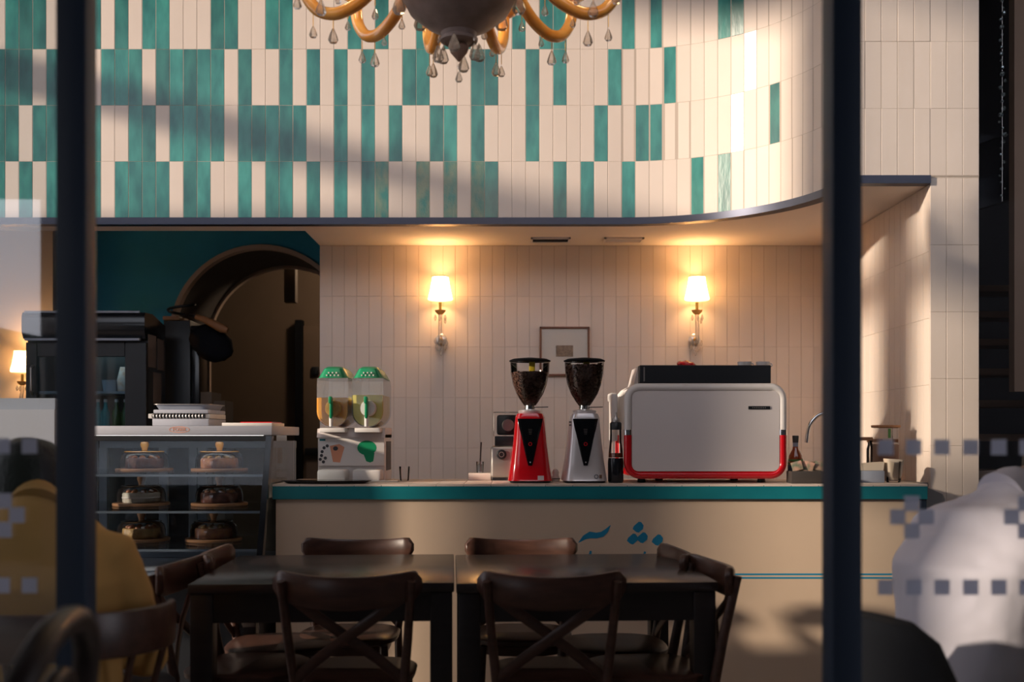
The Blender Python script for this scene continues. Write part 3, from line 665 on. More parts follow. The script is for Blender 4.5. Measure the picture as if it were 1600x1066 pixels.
for cx in (523.0, 577.0):
    ox = px(cx, YM)-px(548, YM)
    part('drip_tray', B().box(ox-.066, ox+.066, -.10, .018, .004, zf(733), bev=.012), 'white_enamel', t)
    def bowl_prof(wd, zb_, zt_, cut=None):
        r = wd
        pts_ = []
        zc = zb_ + r
        top = cut if cut is not None else zt_
        pts_ += [(wd*(.97 if cut is None else 1.0), top)]
        if cut is None: pts_ += [(wd, zt_-.03)]
        pts_ += [(r*math.cos(-k*PI/14), zc + r*math.sin(-k*PI/14)) for k in range(15) if zc + r*math.sin(-k*PI/14) < top-.001]
        if cut is None: pts_ += [(-wd, zt_-.03)]
        pts_ += [(-wd*(.97 if cut is None else 1.0), top)]
        return [(ox+a, b_) for a, b_ in pts_]
    zb_, zt_ = zf(668), zf(592)
    bw = part('bowl', B().prism(bowl_prof(.0735, zb_, zt_), -.06, .26, 'y'), 'glass_milky', t, 50)
    cut = zf(622) if cx < 550 else zf(618)
    part('juice', B().prism(bowl_prof(.068, zb_+.005, zt_, cut), -.052, .25, 'y'), 'orange_juice' if cx < 550 else 'lemon_juice', bw, 50)
    part('hub', B().lathe([(0, -.085), (.034, -.085), (.038, -.066), (.038, -.055), (0, -.055)], (ox+.004, 0, zf(639)), 20, 'y'), 'lilac_grey' if cx > 550 else 'cake_golden', t)
    ld = part('lid', B().loft([((ox, .10, zt_+.001), .076, .165), ((ox, .10, zf(577)), .050, .15), ((ox, .10, zf(573.5)), .036, .12)], 28, ref=(1, 0, 0), sq=5), 'green_plastic', t, 30)
    for q in range(7): part('lid_mark', B().box(ox-.030+q*.009, ox-.024+q*.009, -.066, -.055, zf(589)+.012*(q % 2), zf(589)+.007+.012*(q % 2)), 'paper', ld, 0)
    tp = part('tap', B().box(ox-.007, ox+.007, -.115, -.085, zf(655), zf(622), bev=.006), 'green_plastic', t)
    part('tap_lever', B().box(ox-.008, ox+.008, -.135, -.112, zf(632), zf(621), bev=.005), 'green_plastic', tp)
    part('spout', B().lathe([(0, zf(667)), (.009, zf(667)), (.010, zf(652)), (0, zf(652))], (ox, -.10, 0), 14), 'white_enamel', tp)
    part('bowl_rest', B().box(ox-.060, ox+.060, -.07, .02, zf(676), zf(669), bev=.004), 'white_enamel', t)

# tray on the counter
t = thing('serving_tray', 'round black serving tray lying in front of slush machine', 'tray', (px(510, 4.89), 4.885, CZ+.0005))
part('plate', B().lathe([(0, 0), (.17, 0), (.20, .012), (.203, .014), (.198, .015), (.17, .004), (0, .003)], n=40).mesh and B().loft([((0, 0, 0), .175, .072), ((0, 0, .012), .205, .083), ((0, 0, .0145), .205, .083)], 36, ref=(1, 0, 0)), 'black_gloss', t)
t = thing('steel_tray', 'thin steel drip tray under the slush machine spouts', 'tray', (px(565, 4.98), 4.99, CZ+.0005))
part('pan', B().box(-.13, .17, -.025, .018, 0, .010, bev=.003), 'steel', t)
t = thing('small_glass', 'small clear glass standing right of slush machine', 'glass', (px(632, 5.2), 5.2, CZ+.0005))
part('cup', B().lathe([(0, 0), (.020, 0), (.022, .004), (.026, .068), (.0245, .068), (.0205, .006), (0, .005)], n=20), 'glass_clear', t)

# brush in a pot
t = thing('brush_pot', 'small glass pot on a low stone block left of the red grinder', 'pot', (px(750, 5.28), 5.28, CZ+.0005))
part('block', B().box(-.055, .055, -.05, .05, 0, .035, bev=.004), 'plaster_cream', t)
part('pot', B().lathe([(0, .0355), (.016, .0355), (.019, .09), (.0175, .09), (.015, .04), (0, .039)], n=18), 'glass_milky', t)
t = thing('barista_brush', 'dark handled brush standing in the small glass pot', 'brush', (px(750, 5.28), 5.28, CZ+.0405))
part('handle', B().tube([(0, 0, .02), (.003, 0, .09), (.006, 0, .145)], [.004, .0035, .004], 8), 'tin_dark', t)
part('bristles', B().loft([((0, 0, .0), .008, .006), ((0, 0, .03), .013, .008), ((0, 0, .042), .005, .005)], 12, ref=(1, 0, 0)), 'black_matte', t)

# steel appliance behind red grinder
t = thing('steel_appliance', 'small steel appliance with round dial and clear lid behind red grinder', 'appliance', (px(794, 5.27), 5.27, CZ+.0005))
z1 = pz(697, 5.2)-CZ
part('body', B().box(-.085, .085, -.06, .10, .012, z1, bev=.014, seg=3), 'steel', t)
part('foot_bar', B().box(-.075, .075, -.05, .09, 0, .012), 'black', t)
part('dial', B().lathe([(0, -.075), (.018, -.075), (.024, -.068), (.024, -.06), (0, -.06)], (-.032, 0, z1-.042), 24, 'y'), 'black', t)
part('dial_ring', B().lathe([(.010, -.078), (.013, -.078), (.013, -.075), (.010, -.075)], (-.032, 0, z1-.042), 20, 'y', closed=True), 'steel', t)
part('neck', B().box(-.065, .065, -.05, .08, z1, z1+.045, bev=.004), 'black', t)
part('lid', B().box(-.072, .072, -.055, .085, z1+.045, z1+.165, bev=.005), 'glass_clear', t, 0)
part('drum', B().box(-.055, .06, -.03, .07, z1+.052, z1+.150, bev=.012), 'black', t)
part('drum_face', B().lathe([(0, -.036), (.028, -.036), (.030, -.03), (0, -.03)], (0, 0, z1+.10), 20, 'y'), 'steel', t)

# coffee grinders
def grinder(xp, Y, m, label, fill, extras):
    t = thing('coffee_grinder', label, 'coffee grinder', (px(xp, Y), Y, CZ+.0005), 0, 'coffee grinders')
    z = lambda y: pz(y, Y)-CZ
    part('base_plate', B().loft([((0, .03, 0), .092, .12), ((0, .03, .010), .098, .125)], 32, ref=(1, 0, 0), sq=5), 'black', t)
    rg = [((0, .03, .010), .104, .130), ((0, .03, .03), .101, .128), ((0, .02, .10), .090, .112), ((0, .012, .19), .078, .094), ((0, .005, .27), .071, .084), ((0, 0, z(652)), .068, .078), ((0, 0, z(647)), .060, .070)]
    part('body', B().loft(rg, 40, ref=(1, 0, 0), sq=4.5), m, t, 35)
    pan = B(); vs = []
    topz, botz = z(655), z(727)
    rows = 8
    def fy(zz):
        for (c0, a0_, b0_), (c1, a1_, b1_) in zip([(r[0], r[1], r[2]) for r in rg], [(r[0], r[1], r[2]) for r in rg][1:]):
            if c0[2] <= zz <= c1[2]:
                f_ = (zz-c0[2])/(c1[2]-c0[2]); return (c0[1]-b0_)*(1-f_)+(c1[1]-b1_)*f_
        return -.1
    for k in range(rows+1):
        f_ = k/rows; zz = topz*(1-f_)+botz*f_; wd = .056*(1-f_)**.9*.86+.010
        yy = fy(zz)-.006
        vs.append([pan.bm.verts.new((-wd, yy+.010, zz)), pan.bm.verts.new((-wd*.8, yy, zz)), pan.bm.verts.new((wd*.8, yy, zz)), pan.bm.verts.new((wd, yy+.010, zz))])
    for a, b_ in zip(vs, vs[1:]):
        for k in range(3): pan.bm.faces.new((a[k], b_[k], b_[k+1], a[k+1]))
    bmesh.ops.solidify(pan.bm, geom=pan.bm.faces[:], thickness=-.006)
    bmesh.ops.recalc_face_normals(pan.bm, faces=pan.bm.faces[:])
    fp = part('front_panel', pan, 'black_gloss', t, 30)
    part('emblem', B().lathe([(.0055, 0), (.0085, 0), (.0085, .002), (.0055, .002)], (0, fy(z(694))-.009, z(694)), 20, 'y', closed=True), 'red_enamel', fp)
    for q in range(4): part('print_line', B().box(-.009+.001*q, .009-.001*q, fy(z(672))-.0075, fy(z(672))-.006, z(672+2.4*q), z(672+2.4*q)+.003), 'tin_dark', fp, 0)
    part('lamp', B().ball((0, fy(z(722))-.007, z(722)), .003, n=8, m=6), 'white_enamel', fp)
    part('collar', B().lathe([(0, z(647)), (.050, z(647)), (.054, z(644.5)), (.054, z(642)), (.030, z(640)), (0, z(640))], n=28), 'silver', t)
    part('neck', B().lathe([(0, z(640)), (.026, z(640)), (.024, z(634)), (0, z(634))], n=24), 'chrome', t)
    part('gate_lever', B().bar((.024, -.01, z(637)), (.084, -.02, z(636.5)), .004, .008), 'black', t)
    hp_ = [(.027, z(634)), (.043, z(626.5)), (.062, z(616)), (.079, z(601)), (.089, z(583)), (.0915, z(566))]
    part('hopper', B().lathe(hp_, n=36), 'glass_clear', t)
    zl = z(fill)
    bp_ = [(0, z(633.5))]+[(r*.965, zz) for r, zz in hp_ if zz < zl-.002]
    for (r0, z0), (r1, z1_) in zip(hp_, hp_[1:]):
        if z0 <= zl <= z1_: rl = r0+(r1-r0)*(zl-z0)/(z1_-z0)
    bp_ += [(rl*.965, zl), (rl*.6, zl+.004), (0, zl+.005)]
    inner = [(r*.90 if r > .03 else r*.7, zz-.0) for r, zz in bp_[:-2]] + [(rl*.86, zl-.006), (0, zl-.005)]
    bb_ = B(); bb_.lathe(inner, n=28)
    for q in range(820):
        f_ = random.random()**.7; zz = z(633)+(zl-z(633))*f_; ra = None
        for (r0, z0), (r1, z1_) in zip(hp_, hp_[1:]):
            if z0 <= zz <= z1_: ra = r0+(r1-r0)*(zz-z0)/(z1_-z0)
        ra = (ra or .02)*.955-.003; an_ = random.random()*2*PI
        if q > 700: ra *= math.sqrt(random.random()); zz = zl-.001
        bmesh.ops.create_icosphere(bb_.bm, subdivisions=1, radius=1, matrix=Matrix.Translation((ra*math.cos(an_), ra*math.sin(an_), zz)) @ Matrix.Rotation(random.random()*6, 4, 'Z') @ Matrix.Rotation(random.random()*6, 4, 'X') @ Matrix.Diagonal((.0062, .0044, .0034, 1)))
    part('coffee_beans', bb_, 'coffee_beans', t, 80)['kind'] = 'stuff'
    part('lid', B().lathe([(0, z(565.5)), (.095, z(565.5)), (.0965, z(564)), (.080, z(561.5)), (.02, z(559.5)), (0, z(559.4))], n=40), 'black_matte', t)
    part('bean_gate', B().box(-.004, .024, -.012, .012, zl-.002, z(566), bev=.003), 'yellow', t)
    if extras == 'label': part('label_plate', B().box(.034, .062, -.098, -.094, .014, .034), 'lilac_grey', t, 0)
    else:
        part('badge_ring', B().lathe([(.007, 0), (.010, 0), (.010, .002), (.007, .002)], (.048, -.0985, .030), 18, 'y', closed=True), 'label_dark', t)
        part('badge_block', B().box(.062, .074, -.094, -.090, .022, .038), 'brown_tin', t, 0)
        for q in range(2): part('side_slot', B().box(-.0735, -.062, -.062, -.05, .262+q*.014, .268+q*.014), 'tin_dark', t)
    return t
grinder(828, 5.0, 'red_enamel', 'red coffee grinder with a hopper full of beans', 582, 'label')
grinder(913, 5.0, 'silver', 'silver coffee grinder with a hopper full of beans', 571, 'badge')
t = thing('small_figurine', 'small black and white patterned ornament between the two grinders', 'ornament', (px(869, 5.05), 5.12, CZ+.0005))
part('body', B().lathe([(0, 0), (.018, 0), (.022, .012), (.014, .03), (.017, .042), (.010, .056), (0, .06)], n=16), 'paper', t)
part('stripe', B().lathe([(.0185, .008), (.0235, .012), (.018, .018), (.016, .013)], n=16, closed=True), 'black', t)

# glass bottle beside espresso machine
t = thing('blender_bottle', 'clear tall bottle with black base beside the silver grinder', 'bottle', (px(962, 4.96), 4.96, CZ+.0005))
zz = lambda y: pz(y, 4.98)-CZ
part('base', B().lathe([(0, 0), (.032, 0), (.036, .01), (.036, zz(722)), (.034, zz(716)), (0, zz(716))], n=28), 'black_gloss', t)
part('glass_body', B().lathe([(.034, zz(715.5)), (.032, zz(705)), (.027, zz(690)), (.026, zz(672))], n=28), 'glass_clear', t)
part('drink', B().lathe([(0, zz(715)), (.031, zz(715)), (.030, zz(708)), (0, zz(708))], n=24), 'syrup', t)
part('collar', B().lathe([(0, zz(672)), (.027, zz(672)), (.027, zz(662)), (.022, zz(660)), (0, zz(660))], n=24), 'black', t)
part('cap', B().lathe([(0, zz(660)), (.016, zz(660)), (.016, zz(655)), (.004, zz(650)), (.004, zz(645)), (0, zz(645))], n=16), 'steel', t)

# espresso machine
YE = 4.93
t = thing('espresso_machine', 'white and red espresso machine with rounded tube frame seen from behind', 'espresso machine', (px(1103, YE), YE, CZ+.0005))
z = lambda y: pz(y, YE)-CZ
xe = lambda x: px(x, YE)-px(1103, YE)
x0, x1, zb_, zt_ = xe(975), xe(1230), z(749), z(599)
rc = .075
def rr(x0, x1, z0, z1, r, n=8):
    P_ = []
    for cx, cz, a0_ in ((x1-r, z1-r, 0), (x0+r, z1-r, PI/2), (x0+r, z0+r, PI), (x1-r, z0+r, 3*PI/2)):
        P_ += [(cx+r*math.cos(a0_+PI/2*k/n), cz+r*math.sin(a0_+PI/2*k/n)) for k in range(n+1)]
    return P_
def half_frame(top):
    th = .0185; r = rc-th; xa, xb, za, zb2 = x0+th, x1-th, zb_+th, zt_-th
    zm = z(672) if top else z(680)
    if top: P_ = [(xb, zm)] + [(xb-r+r*math.cos(PI/2*k/8), zb2-r+r*math.sin(PI/2*k/8)) for k in range(9)] + [(xa+r+r*math.cos(PI/2+PI/2*k/8), zb2-r+r*math.sin(PI/2+PI/2*k/8)) for k in range(9)] + [(xa, zm)]
    else: P_ = [(xa, zm)] + [(xa+r+r*math.cos(PI+PI/2*k/8), za+r+r*math.sin(PI+PI/2*k/8)) for k in range(9)] + [(xb-r+r*math.cos(1.5*PI+PI/2*k/8), za+r+r*math.sin(1.5*PI+PI/2*k/8)) for k in range(9)] + [(xb, zm)]
    return P_
for yy, dep in ((.0, True), (.40, False)):
    for top, m in ((True, 'white_enamel'), (False, 'red_enamel')):
        part('frame_tube', B().loft([((a, yy+.012, b_), .020, .0185) for a, b_ in half_frame(top)], 14, ref=(0, 1, 0)), m, t, 60)
for xx in (x0+.0185, x1-.0185):
    part('chrome_joint', B().lathe([(0, z(680.2)), (.0205, z(680.2)), (.0205, z(671.8)), (0, z(671.8))], (xx, .012, 0), 20), 'chrome', t)
    part('side_panel', B().prism([(.03, zb_+.05), (.38, zb_+.05), (.38, zt_-.05), (.03, zt_-.05)], xx-.004, xx+.004, 'x'), 'white_enamel', t)
bp = part('back_panel', B().prism(rr(x0+.036, x1-.036, zb_+.036, zt_-.036, .03), -.002, .03, 'y'), 'lilac_grey', t, 0)
part('badge', B().box(xe(1169), xe(1203), -.006, -.002, z(640), z(635), bev=.001, seg=1), 'black', bp)
for q in range(8): part('badge_mark', B().box(xe(1175+2.8*q), xe(1176.6+2.8*q), -.0066, -.006, z(638.4), z(636.6)), 'steel', bp, 0)
part('inner_body', B().box(x0+.05, x1-.05, .05, .37, zb_+.045, zt_-.03), 'steel', t)
part('cup_rail', B().box(xe(1001), xe(1208), .04, .40, zt_+.001, z(570), bev=.003, seg=1), 'black', t)
part('rail_edge', B().box(xe(1007), xe(1009), .035, .04, zt_+.01, z(573)), 'steel', t)
part('side_cover', B().prism([(xe(985), z(606)), (xe(994), z(600)), (xe(1001), z(571)), (xe(1001), z(600))], .10, .36, 'y'), 'lilac_grey', t)
part('bottom_tray', B().box(x0+.06, x1-.06, .04, .40, .03, zb_+.03), 'red_enamel', t)
for xx in (xe(1005), xe(1045), xe(1170), xe(1195)):
    part('foot', B().lathe([(0, 0), (.018, 0), (.020, .004), (.014, .03), (0, .03)], (xx, .07 if xx in (xe(1005), xe(1195)) else .33, 0), 16), 'black', t)
part('steam_knob', B().lathe([(0, 0), (.018, .002), (.026, .02), (.024, .04), (0, .042)], (x0-.045, .34, z(618)), 18, 'x'), 'white_enamel', t)
part('steam_wand', B().tube([(x0-.012, .36, z(625)), (x0-.02, .38, z(645)), (x0-.022, .39, z(690)), (x0-.02, .38, z(735))], .005), 'chrome', t)
part('switch_plate', B().box(x0-.034, x0-.004, .25, .39, z(690), z(612), bev=.008), 'white_enamel', t)
ecz = CZ+.0005+z(570)
def cup(xp, lab):
    c = thing('stacked_cup', lab, 'cup', (px(xp, 5.2), 5.2, ecz+.0008), 0, 'cups warming on the espresso machine')
    part('bowl', B().lathe([(0, 0), (.022, 0), (.030, .012), (.034, .030), (.032, .030), (.027, .012), (0, .004)], n=22), 'white_enamel', c)
    part('handle', B().lathe([(.008, -.003), (.011, 0), (.008, .003), (.005, 0)], (.037, 0, .016), 12, 'y', closed=True), 'white_enamel', c)
cup(1163, 'white cup on top of espresso machine, left of the two'); cup(1192, 'white cup on top of espresso machine, right of the two')
rb = B(); bmesh.ops.create_icosphere(rb.bm, subdivisions=3, radius=1, matrix=Matrix.Translation((px(1073, 5.15), 5.15, ecz+.012)) @ Matrix.Diagonal((.048, .05, .020, 1)))
for v in rb.bm.verts: v.co.z = max(ecz+.001, v.co.z + random.uniform(-.004, .004) - (v.co.x-px(1073, 5.15))*.15)
tag(link('red_cloth', rb.mesh('red_cloth', 'red_enamel', 60)), 'crumpled red cloth on top of the espresso machine', 'cloth')

# right end of the bar
t = thing('syrup_bottle', 'amber syrup bottle with dark cap right of espresso machine', 'bottle', (px(1243, 5.0), 5.0, CZ+.0005))
z = lambda y: pz(y, 5.0)-CZ
part('glass_body', B().lathe([(0, 0), (.032, 0), (.035, .006), (.035, z(723)), (.030, z(712)), (.014, z(702)), (.011, z(695)), (0, z(695))], n=24), 'syrup', t)
part('label_band', B().lathe([(.0352, z(748)), (.0357, z(747)), (.0357, z(728)), (.0352, z(727))], n=24), 'label_dark', t)
part('label_picture', B().lathe([(.0353, z(726)), (.0356, z(725)), (.0330, z(718)), (.0325, z(718))], n=24), 'label_green', t)
part('neck_label', B().lathe([(0, z(700)), (.0125, z(700)), (.0125, z(692)), (0, z(692))], n=16), 'grey_blue', t)
part('cap', B().lathe([(0, z(692)), (.013, z(692)), (.015, z(682)), (.013, z(681)), (0, z(681))], n=16), 'tin_dark', t)
t = thing('sachet_tray', 'dark box of sachets on the counter below the tap', 'box', (px(1262, 4.92), 4.92, CZ+.0005))
part('box_body', B().box(-.085, .105, -.04, .05, 0, .055, bev=.003), 'tin_dark', t)
for q in range(6):
    o = tag(link('sachet', B().box(-.024, .024, -.0025, .0025, -.02, .022, bev=.001).mesh('sachet', 'packet')), ['red sachet leaning at the left end of dark box', 'green sachet second from the left in dark box', 'orange sachet third from the left in dark box', 'patterned sachet fourth from the left in dark box', 'striped sachet near the post in dark box', 'pale sachet at the right end of dark box'][q], 'sachet', 'sachets in the dark box')
    o.location = (px(1262, 4.92)-.05+q*.026, 4.915+.006*(q % 2), CZ+.0775); o.rotation_euler = (random.uniform(-.3, .1), random.uniform(-.5, .5), random.uniform(-.4, .4))
t = thing('tap', 'arched chrome tap rising behind the sachet box', 'tap', (px(1302, 5.25), 5.25, CZ+.0005))
z = lambda y: pz(y, 5.25)-CZ
part('spout', B().tube(smooth_path([(0, 0, 0), (0, 0, z(680)), (0, -.002, z(660)), (-.012, -.004, z(650)), (-.035, -.006, z(646)), (-.075, -.008, z(649)), (-.105, -.01, z(658)), (-.122, -.012, z(668)), (-.130, -.014, z(680)), (-.134, -.014, z(692))]), .0095, 12), 'chrome', t)
part('base_ring', B().lathe([(0, 0), (.022, 0), (.020, .02), (.012, .026), (0, .026)], n=20), 'chrome', t)
# jars, tissue box, napkin cup
def jar(xp, Y, zbase, r, h, label, lid=True):
    t = thing('storage_jar', label, 'jar', (px(xp, Y), Y, zbase), 0, 'jars at the end of the bar')
    part('glass_body', B().lathe([(0, 0), (r, 0), (r, h*.75), (r*.85, h*.86), (r*.85, h*.92)], n=26), 'glass_clear', t)
    part('contents', B().lathe([(0, .004), (r*.94, .004), (r*.94, h*.35), (0, h*.36)], n=24), 'brown_tin', t)
    part('lid', B().lathe([(0, h*.92), (r*.95, h*.92), (r*.97, h*.96), (r*.9, h), (0, h)], n=26), 'wood_board', t)
    return t
t = thing('storage_tin', 'square brown tin with a flat copper lid at the pier', 'tin', (px(1384, 5.22), 5.22, CZ+.0005))
part('body', B().box(-.050, .050, -.045, .045, 0, .175, bev=.004), 'brown_tin', t)
part('clear_top', B().box(-.047, .047, -.042, .042, .175, .255, bev=.003), 'glass_clear', t, 0)
part('lid', B().box(-.056, .056, -.05, .05, .255, .268, bev=.004), 'wood_board', t)
part('clip', B().box(-.006, .006, -.052, -.047, .205, .25), 'label_green', t)
jar(1350, 5.30, CZ+.0005, .045, .21, 'clear jar with copper lid half hidden by the dark post')
jar(1367, 5.35, CZ+.0005, .040, .20, 'slim clear jar just left of the square brown tin')
t = thing('tissue_box', 'grey tissue box on the counter in front of the jars', 'tissue box', (px(1361, 5.0), 5.0, CZ+.0005))
part('box_body', B().box(-.055, .050, -.04, .04, 0, .055, bev=.003), 'grey_blue', t)
part('tissue', B().prism([(-.05, .056), (.047, .056), (.052, .095), (-.053, .088)], -.03, .03, 'y'), 'napkin', t)
t = thing('napkin_glass', 'glass stuffed with a folded beige napkin beside tissue box', 'glass', (px(1396, 5.0), 5.0, CZ+.0005))
part('cup', B().lathe([(0, 0), (.030, 0), (.033, .006), (.040, .098), (.038, .098), (.031, .008), (0, .007)], n=24), 'glass_clear', t)
part('napkin', B().loft([((0, 0, .012), .024, .022), ((0, 0, .03), .033, .028), ((.001, 0, .09), .040, .03), ((.002, 0, .108), .044, .03)], 20, ref=(1, 0, 0), sq=5), 'napkin', t)

# ------------------------------------------------------------------ tables
def table(cx, cy, rz, label):
    t = thing('dining_table', label, 'table', (cx, cy, 0), rz, 'dark dining tables pushed together')
    part('tabletop', B().box(-.402, .402, -.40, .40, .720, .75, bev=.004), 'wood_table', t)
    for sx in (-1, 1):
        part('apron', B().box(sx*.375-.011, sx*.375+.011, -.33, .33, .63, .7195), 'wood_black', t)
        part('apron', B().box(-.33, .33, sx*.375-.011, sx*.375+.011, .63, .7195), 'wood_black', t)
        for sy in (-1, 1):
            part('leg', B().box(sx*.362-.034, sx*.362+.034, sy*.362-.034, sy*.362+.034, 0, .7195, bev=.003), 'wood_black', t)
    return t
table(-.600, 3.672, math.radians(3.2), 'dark wooden table, left of the two pushed together')
table(.210, 3.690, math.radians(3.2), 'dark wooden table, right of the two pushed together')

# ------------------------------------------------------------------ crossback chairs
def chair_proto():
    t = thing('crossback_chair', 'x', 'chair', (0, 0, 0), 0, 'crossback chairs around the tables')
    # seat: rounded, thin, slightly dished
    part('seat', B().loft([((0, 0, .440), .165, .17), ((0, 0, .446), .182, .182), ((0, 0, .462), .186, .185), ((0, 0, .468), .175, .174), ((0, 0, .463), .14, .14)], 36, ref=(1, 0, 0), sq=3.0), 'wood_chair', t, 50)
    part('seat_ring', B().loft([((0, 0, .405), .150, .155), ((0, 0, .4395), .160, .165)], 30, ref=(1, 0, 0), sq=3.0), 'wood_chair', t, 40)
    # crest rail: broad bent board
    b = B(); rows = []
    n = 26
    for k in range(n+1):
        u = -1+2*k/n; x = .217*u
        yc = -.262+.062*u*u
        top = .786+.018*abs(u)**2.2; bot = .688+.030*u*u
        e = max(0, (abs(u)-.86)/.14); sh = 1-math.sqrt(max(0, 1-e*e))
        mid = (top+bot)/2; hh = (top-bot)/2*(1-.62*sh)
        d = Vector((.217, .124*u, 0)).normalized(); nn = Vector((-d.y, d.x, 0))
        th = .0125*(1-.25*sh); c = Vector((x, yc, 0)); ring = []
        for (a, zz) in ((-1, .82), (-.6, 1), (.6, 1), (1, .82), (1, -.82), (.6, -1), (-.6, -1), (-1, -.82)):
            p = c + nn*th*a; ring.append(b.bm.verts.new((p.x, p.y, mid+hh*zz)))
        rows.append(ring)
    for r0, r1 in zip(rows, rows[1:]):
        for k in range(8): b.bm.faces.new((r0[k], r0[(k+1) % 8], r1[(k+1) % 8], r1[k]))
    b.bm.faces.new(rows[0]); b.bm.faces.new(rows[-1][::-1]); bmesh.ops.recalc_face_normals(b.bm, faces=b.bm.faces[:])
    part('crest_rail', b, 'wood_chair', t, 50)
    for sx in (-1, 1):
        part('back_leg', B().loft([((sx*.175, -.225, 0), .014, .014), ((sx*.165, -.19, .25), .016, .015), ((sx*.163, -.178, .45), .0165, .015), ((sx*.178, -.203, .60), .0155, .014), ((sx*.192, -.240, .772), .0135, .0125)], 12), 'wood_chair', t, 50)
        part('front_leg', B().loft([((sx*.165, .165, 0), .012, .012), ((sx*.150, .148, .25), .015, .015), ((sx*.143, .14, .44), .017, .017)], 12), 'wood_chair', t, 50)
        part('side_stretcher', B().tube([(sx*.158, .152, .18), (sx*.168, -.196, .18)], .009, 8), 'wood_chair', t)
        # bent strip of the cross, from the seat on one side to the rail on the other
        off = .006*sx
        part('cross_strip', B().loft([((sx*.162, -.182+off, .468), .006, .017), ((sx*.09, -.205+off, .535), .006, .017), ((0, -.228+off, .605), .006, .017), ((-sx*.09, -.240+off, .670), .006, .017), ((-sx*.165, -.228+off, .722), .006, .016)], 10, ref=(0, 1, 0)), 'wood_chair', t, 50)
    part('front_stretcher', B().tube([(-.153, .152, .22), (.153, .152, .22)], .009, 8), 'wood_chair', t)
    return t
proto = chair_proto()
CH = [(-.487, 3.40, 0, 'crossback chair with its back to the street, left of the front two'),
      (.118, 3.40, 0, 'crossback chair with its back to the street, right of the front two'),
      (-.607, 4.03, PI, 'crossback chair against the counter side, left of the far two'),
      (.036, 4.03, PI, 'crossback chair against the counter side, right of the far two'),
      (-.845, 3.46, -PI/2-.10, 'crossback chair at the left table end, the nearer one'),
      (-.825, 3.83, -PI/2+.08, 'crossback chair at the left table end, the farther one'),
      (.425, 3.44, PI/2+.12, 'crossback chair at the right table end, the nearer one'),
      (.360, 3.82, PI/2+.04, 'crossback chair at the right table end, the farther one')]
for k, (x, y, r, lab) in enumerate(CH):
    if k == 0: proto.location = (x, y, 0); proto.rotation_euler = (0, 0, r); proto['label'] = lab
    else: dup(proto, (x, y, 0), r, lab)

# ------------------------------------------------------------------ chandelier
YC = 3.6
t = thing('chandelier', 'amber glass chandelier with bronze bowl and crystal drops above tables', 'chandelier', (px(717, YC), YC, 2.447))
z = lambda y: pz(y, YC)-2.447
part('bowl', B().lathe([(.012, z(70)), (.045, z(66)), (.052, z(62)), (.06, z(52)), (.11, z(40)), (.165, z(20)), (.192, z(-4)), (.195, z(-18)), (.17, z(-34)), (.10, z(-44)), (.05, z(-60)), (.035, z(-120)), (0, z(-122))], n=40), 'bronze', t)
part('collar', B().lathe([(.05, z(68)), (.062, z(65)), (.064, z(61)), (.055, z(58)), (.04, z(62))], n=36, closed=True), 'bronze', t)
part('finial', B().lathe([(0, 0), (.006, .006), (.028, .032), (.034, .048), (.028, .058), (.012, .062), (0, .063)], n=24), 'terracotta_bronze', t)
part('stem', B().tube([(0, 0, z(-120)), (0, 0, 5.1-2.447)], .012, 10), 'bronze', t)
part('ceiling_rose', B().lathe([(0, 5.095-2.447), (.07, 5.095-2.447), (.06, 5.06-2.447), (.015, 5.04-2.447), (0, 5.04-2.447)], n=24), 'bronze', t)
am = B().tube(smooth_path([(.10, 0, .34), (.17, 0, .345), (.27, 0, .305), (.345, 0, .245), (.405, 0, .216), (.455, 0, .208), (.51, 0, .225), (.55, 0, .27), (.565, 0, .32), (.565, 0, .36)]), .0215, 16, ref=(0, 1, 0)).mesh('arm', 'amber', 60)
pan_ = B().lathe([(0, 0), (.02, 0), (.05, .016), (.055, .022), (.04, .018), (0, .014)], n=18).mesh('drip_pan', 'amber', 50)
cbm = B().lathe([(0, 0), (.011, 0), (.011, .055), (.015, .07), (.012, .09), (0, .11)], n=14).mesh('candle_bulb', 'bulb_warm')
dropm = B().lathe([(0, .030), (.005, .024), (.014, .002), (.018, -.012), (.012, -.022), (0, -.026)], n=9).mesh('crystal_drop', 'crystal_clear', 0)
smallm = B().lathe([(0, .012), (.006, 0), (0, -.012)], n=7).mesh('crystal_bead', 'crystal_clear', 0)
wire = B().tube([(0, 0, 0), (0, 0, .05)], .0015, 5).mesh('hook', 'brass')
for k in range(12):
    a = math.radians(15+30*k); arm = link('arm', am, t, None, (0, 0, a))
    link('drip_pan', pan_, arm, (.565, 0, .36))
    link('candle_bulb', cbm, arm, (.565, 0, .376))
    cl = bpy.data.lights.new('candle_light', 'POINT'); cl.energy = .9; cl.color = (1, .66, .34); cl.shadow_soft_size = .02
    clo = bpy.data.objects.new('candle_light', cl); COL.objects.link(clo); clo.parent = arm; clo.location = (.565, 0, .50)
    for rr_, zz_, sc_ in ((.455, .125, 1.0), (.40, .165, .6), (.53, .15, .8), (.30, .20, .7)):
        d = link('crystal_drop', dropm, arm, (rr_, 0, zz_+random.uniform(-.01, .01))); d.scale = (sc_,)*3
        link('hook', wire, arm, (rr_, 0, zz_+.02))
for k in range(6):
    a = math.radians(60*k+20); d = link('crystal_drop', dropm, t, (.072*math.cos(a), .072*math.sin(a), z(80)-.02*(k % 2))); d.scale = (1.1,)*3
    link('crystal_bead', smallm, t, (.07*math.cos(a), .07*math.sin(a), z(68)))
for k in range(8):
    a = math.radians(45*k-90); d = link('crystal_drop', dropm, t, (.20*math.cos(a), .20*math.sin(a), z(8))); d.scale = (1.3,)*3
d = link('crystal_drop', dropm, t, (0, 0, -.05)); d.scale = (.7,)*3
link('crystal_bead', smallm, t, (0, 0, -.014))

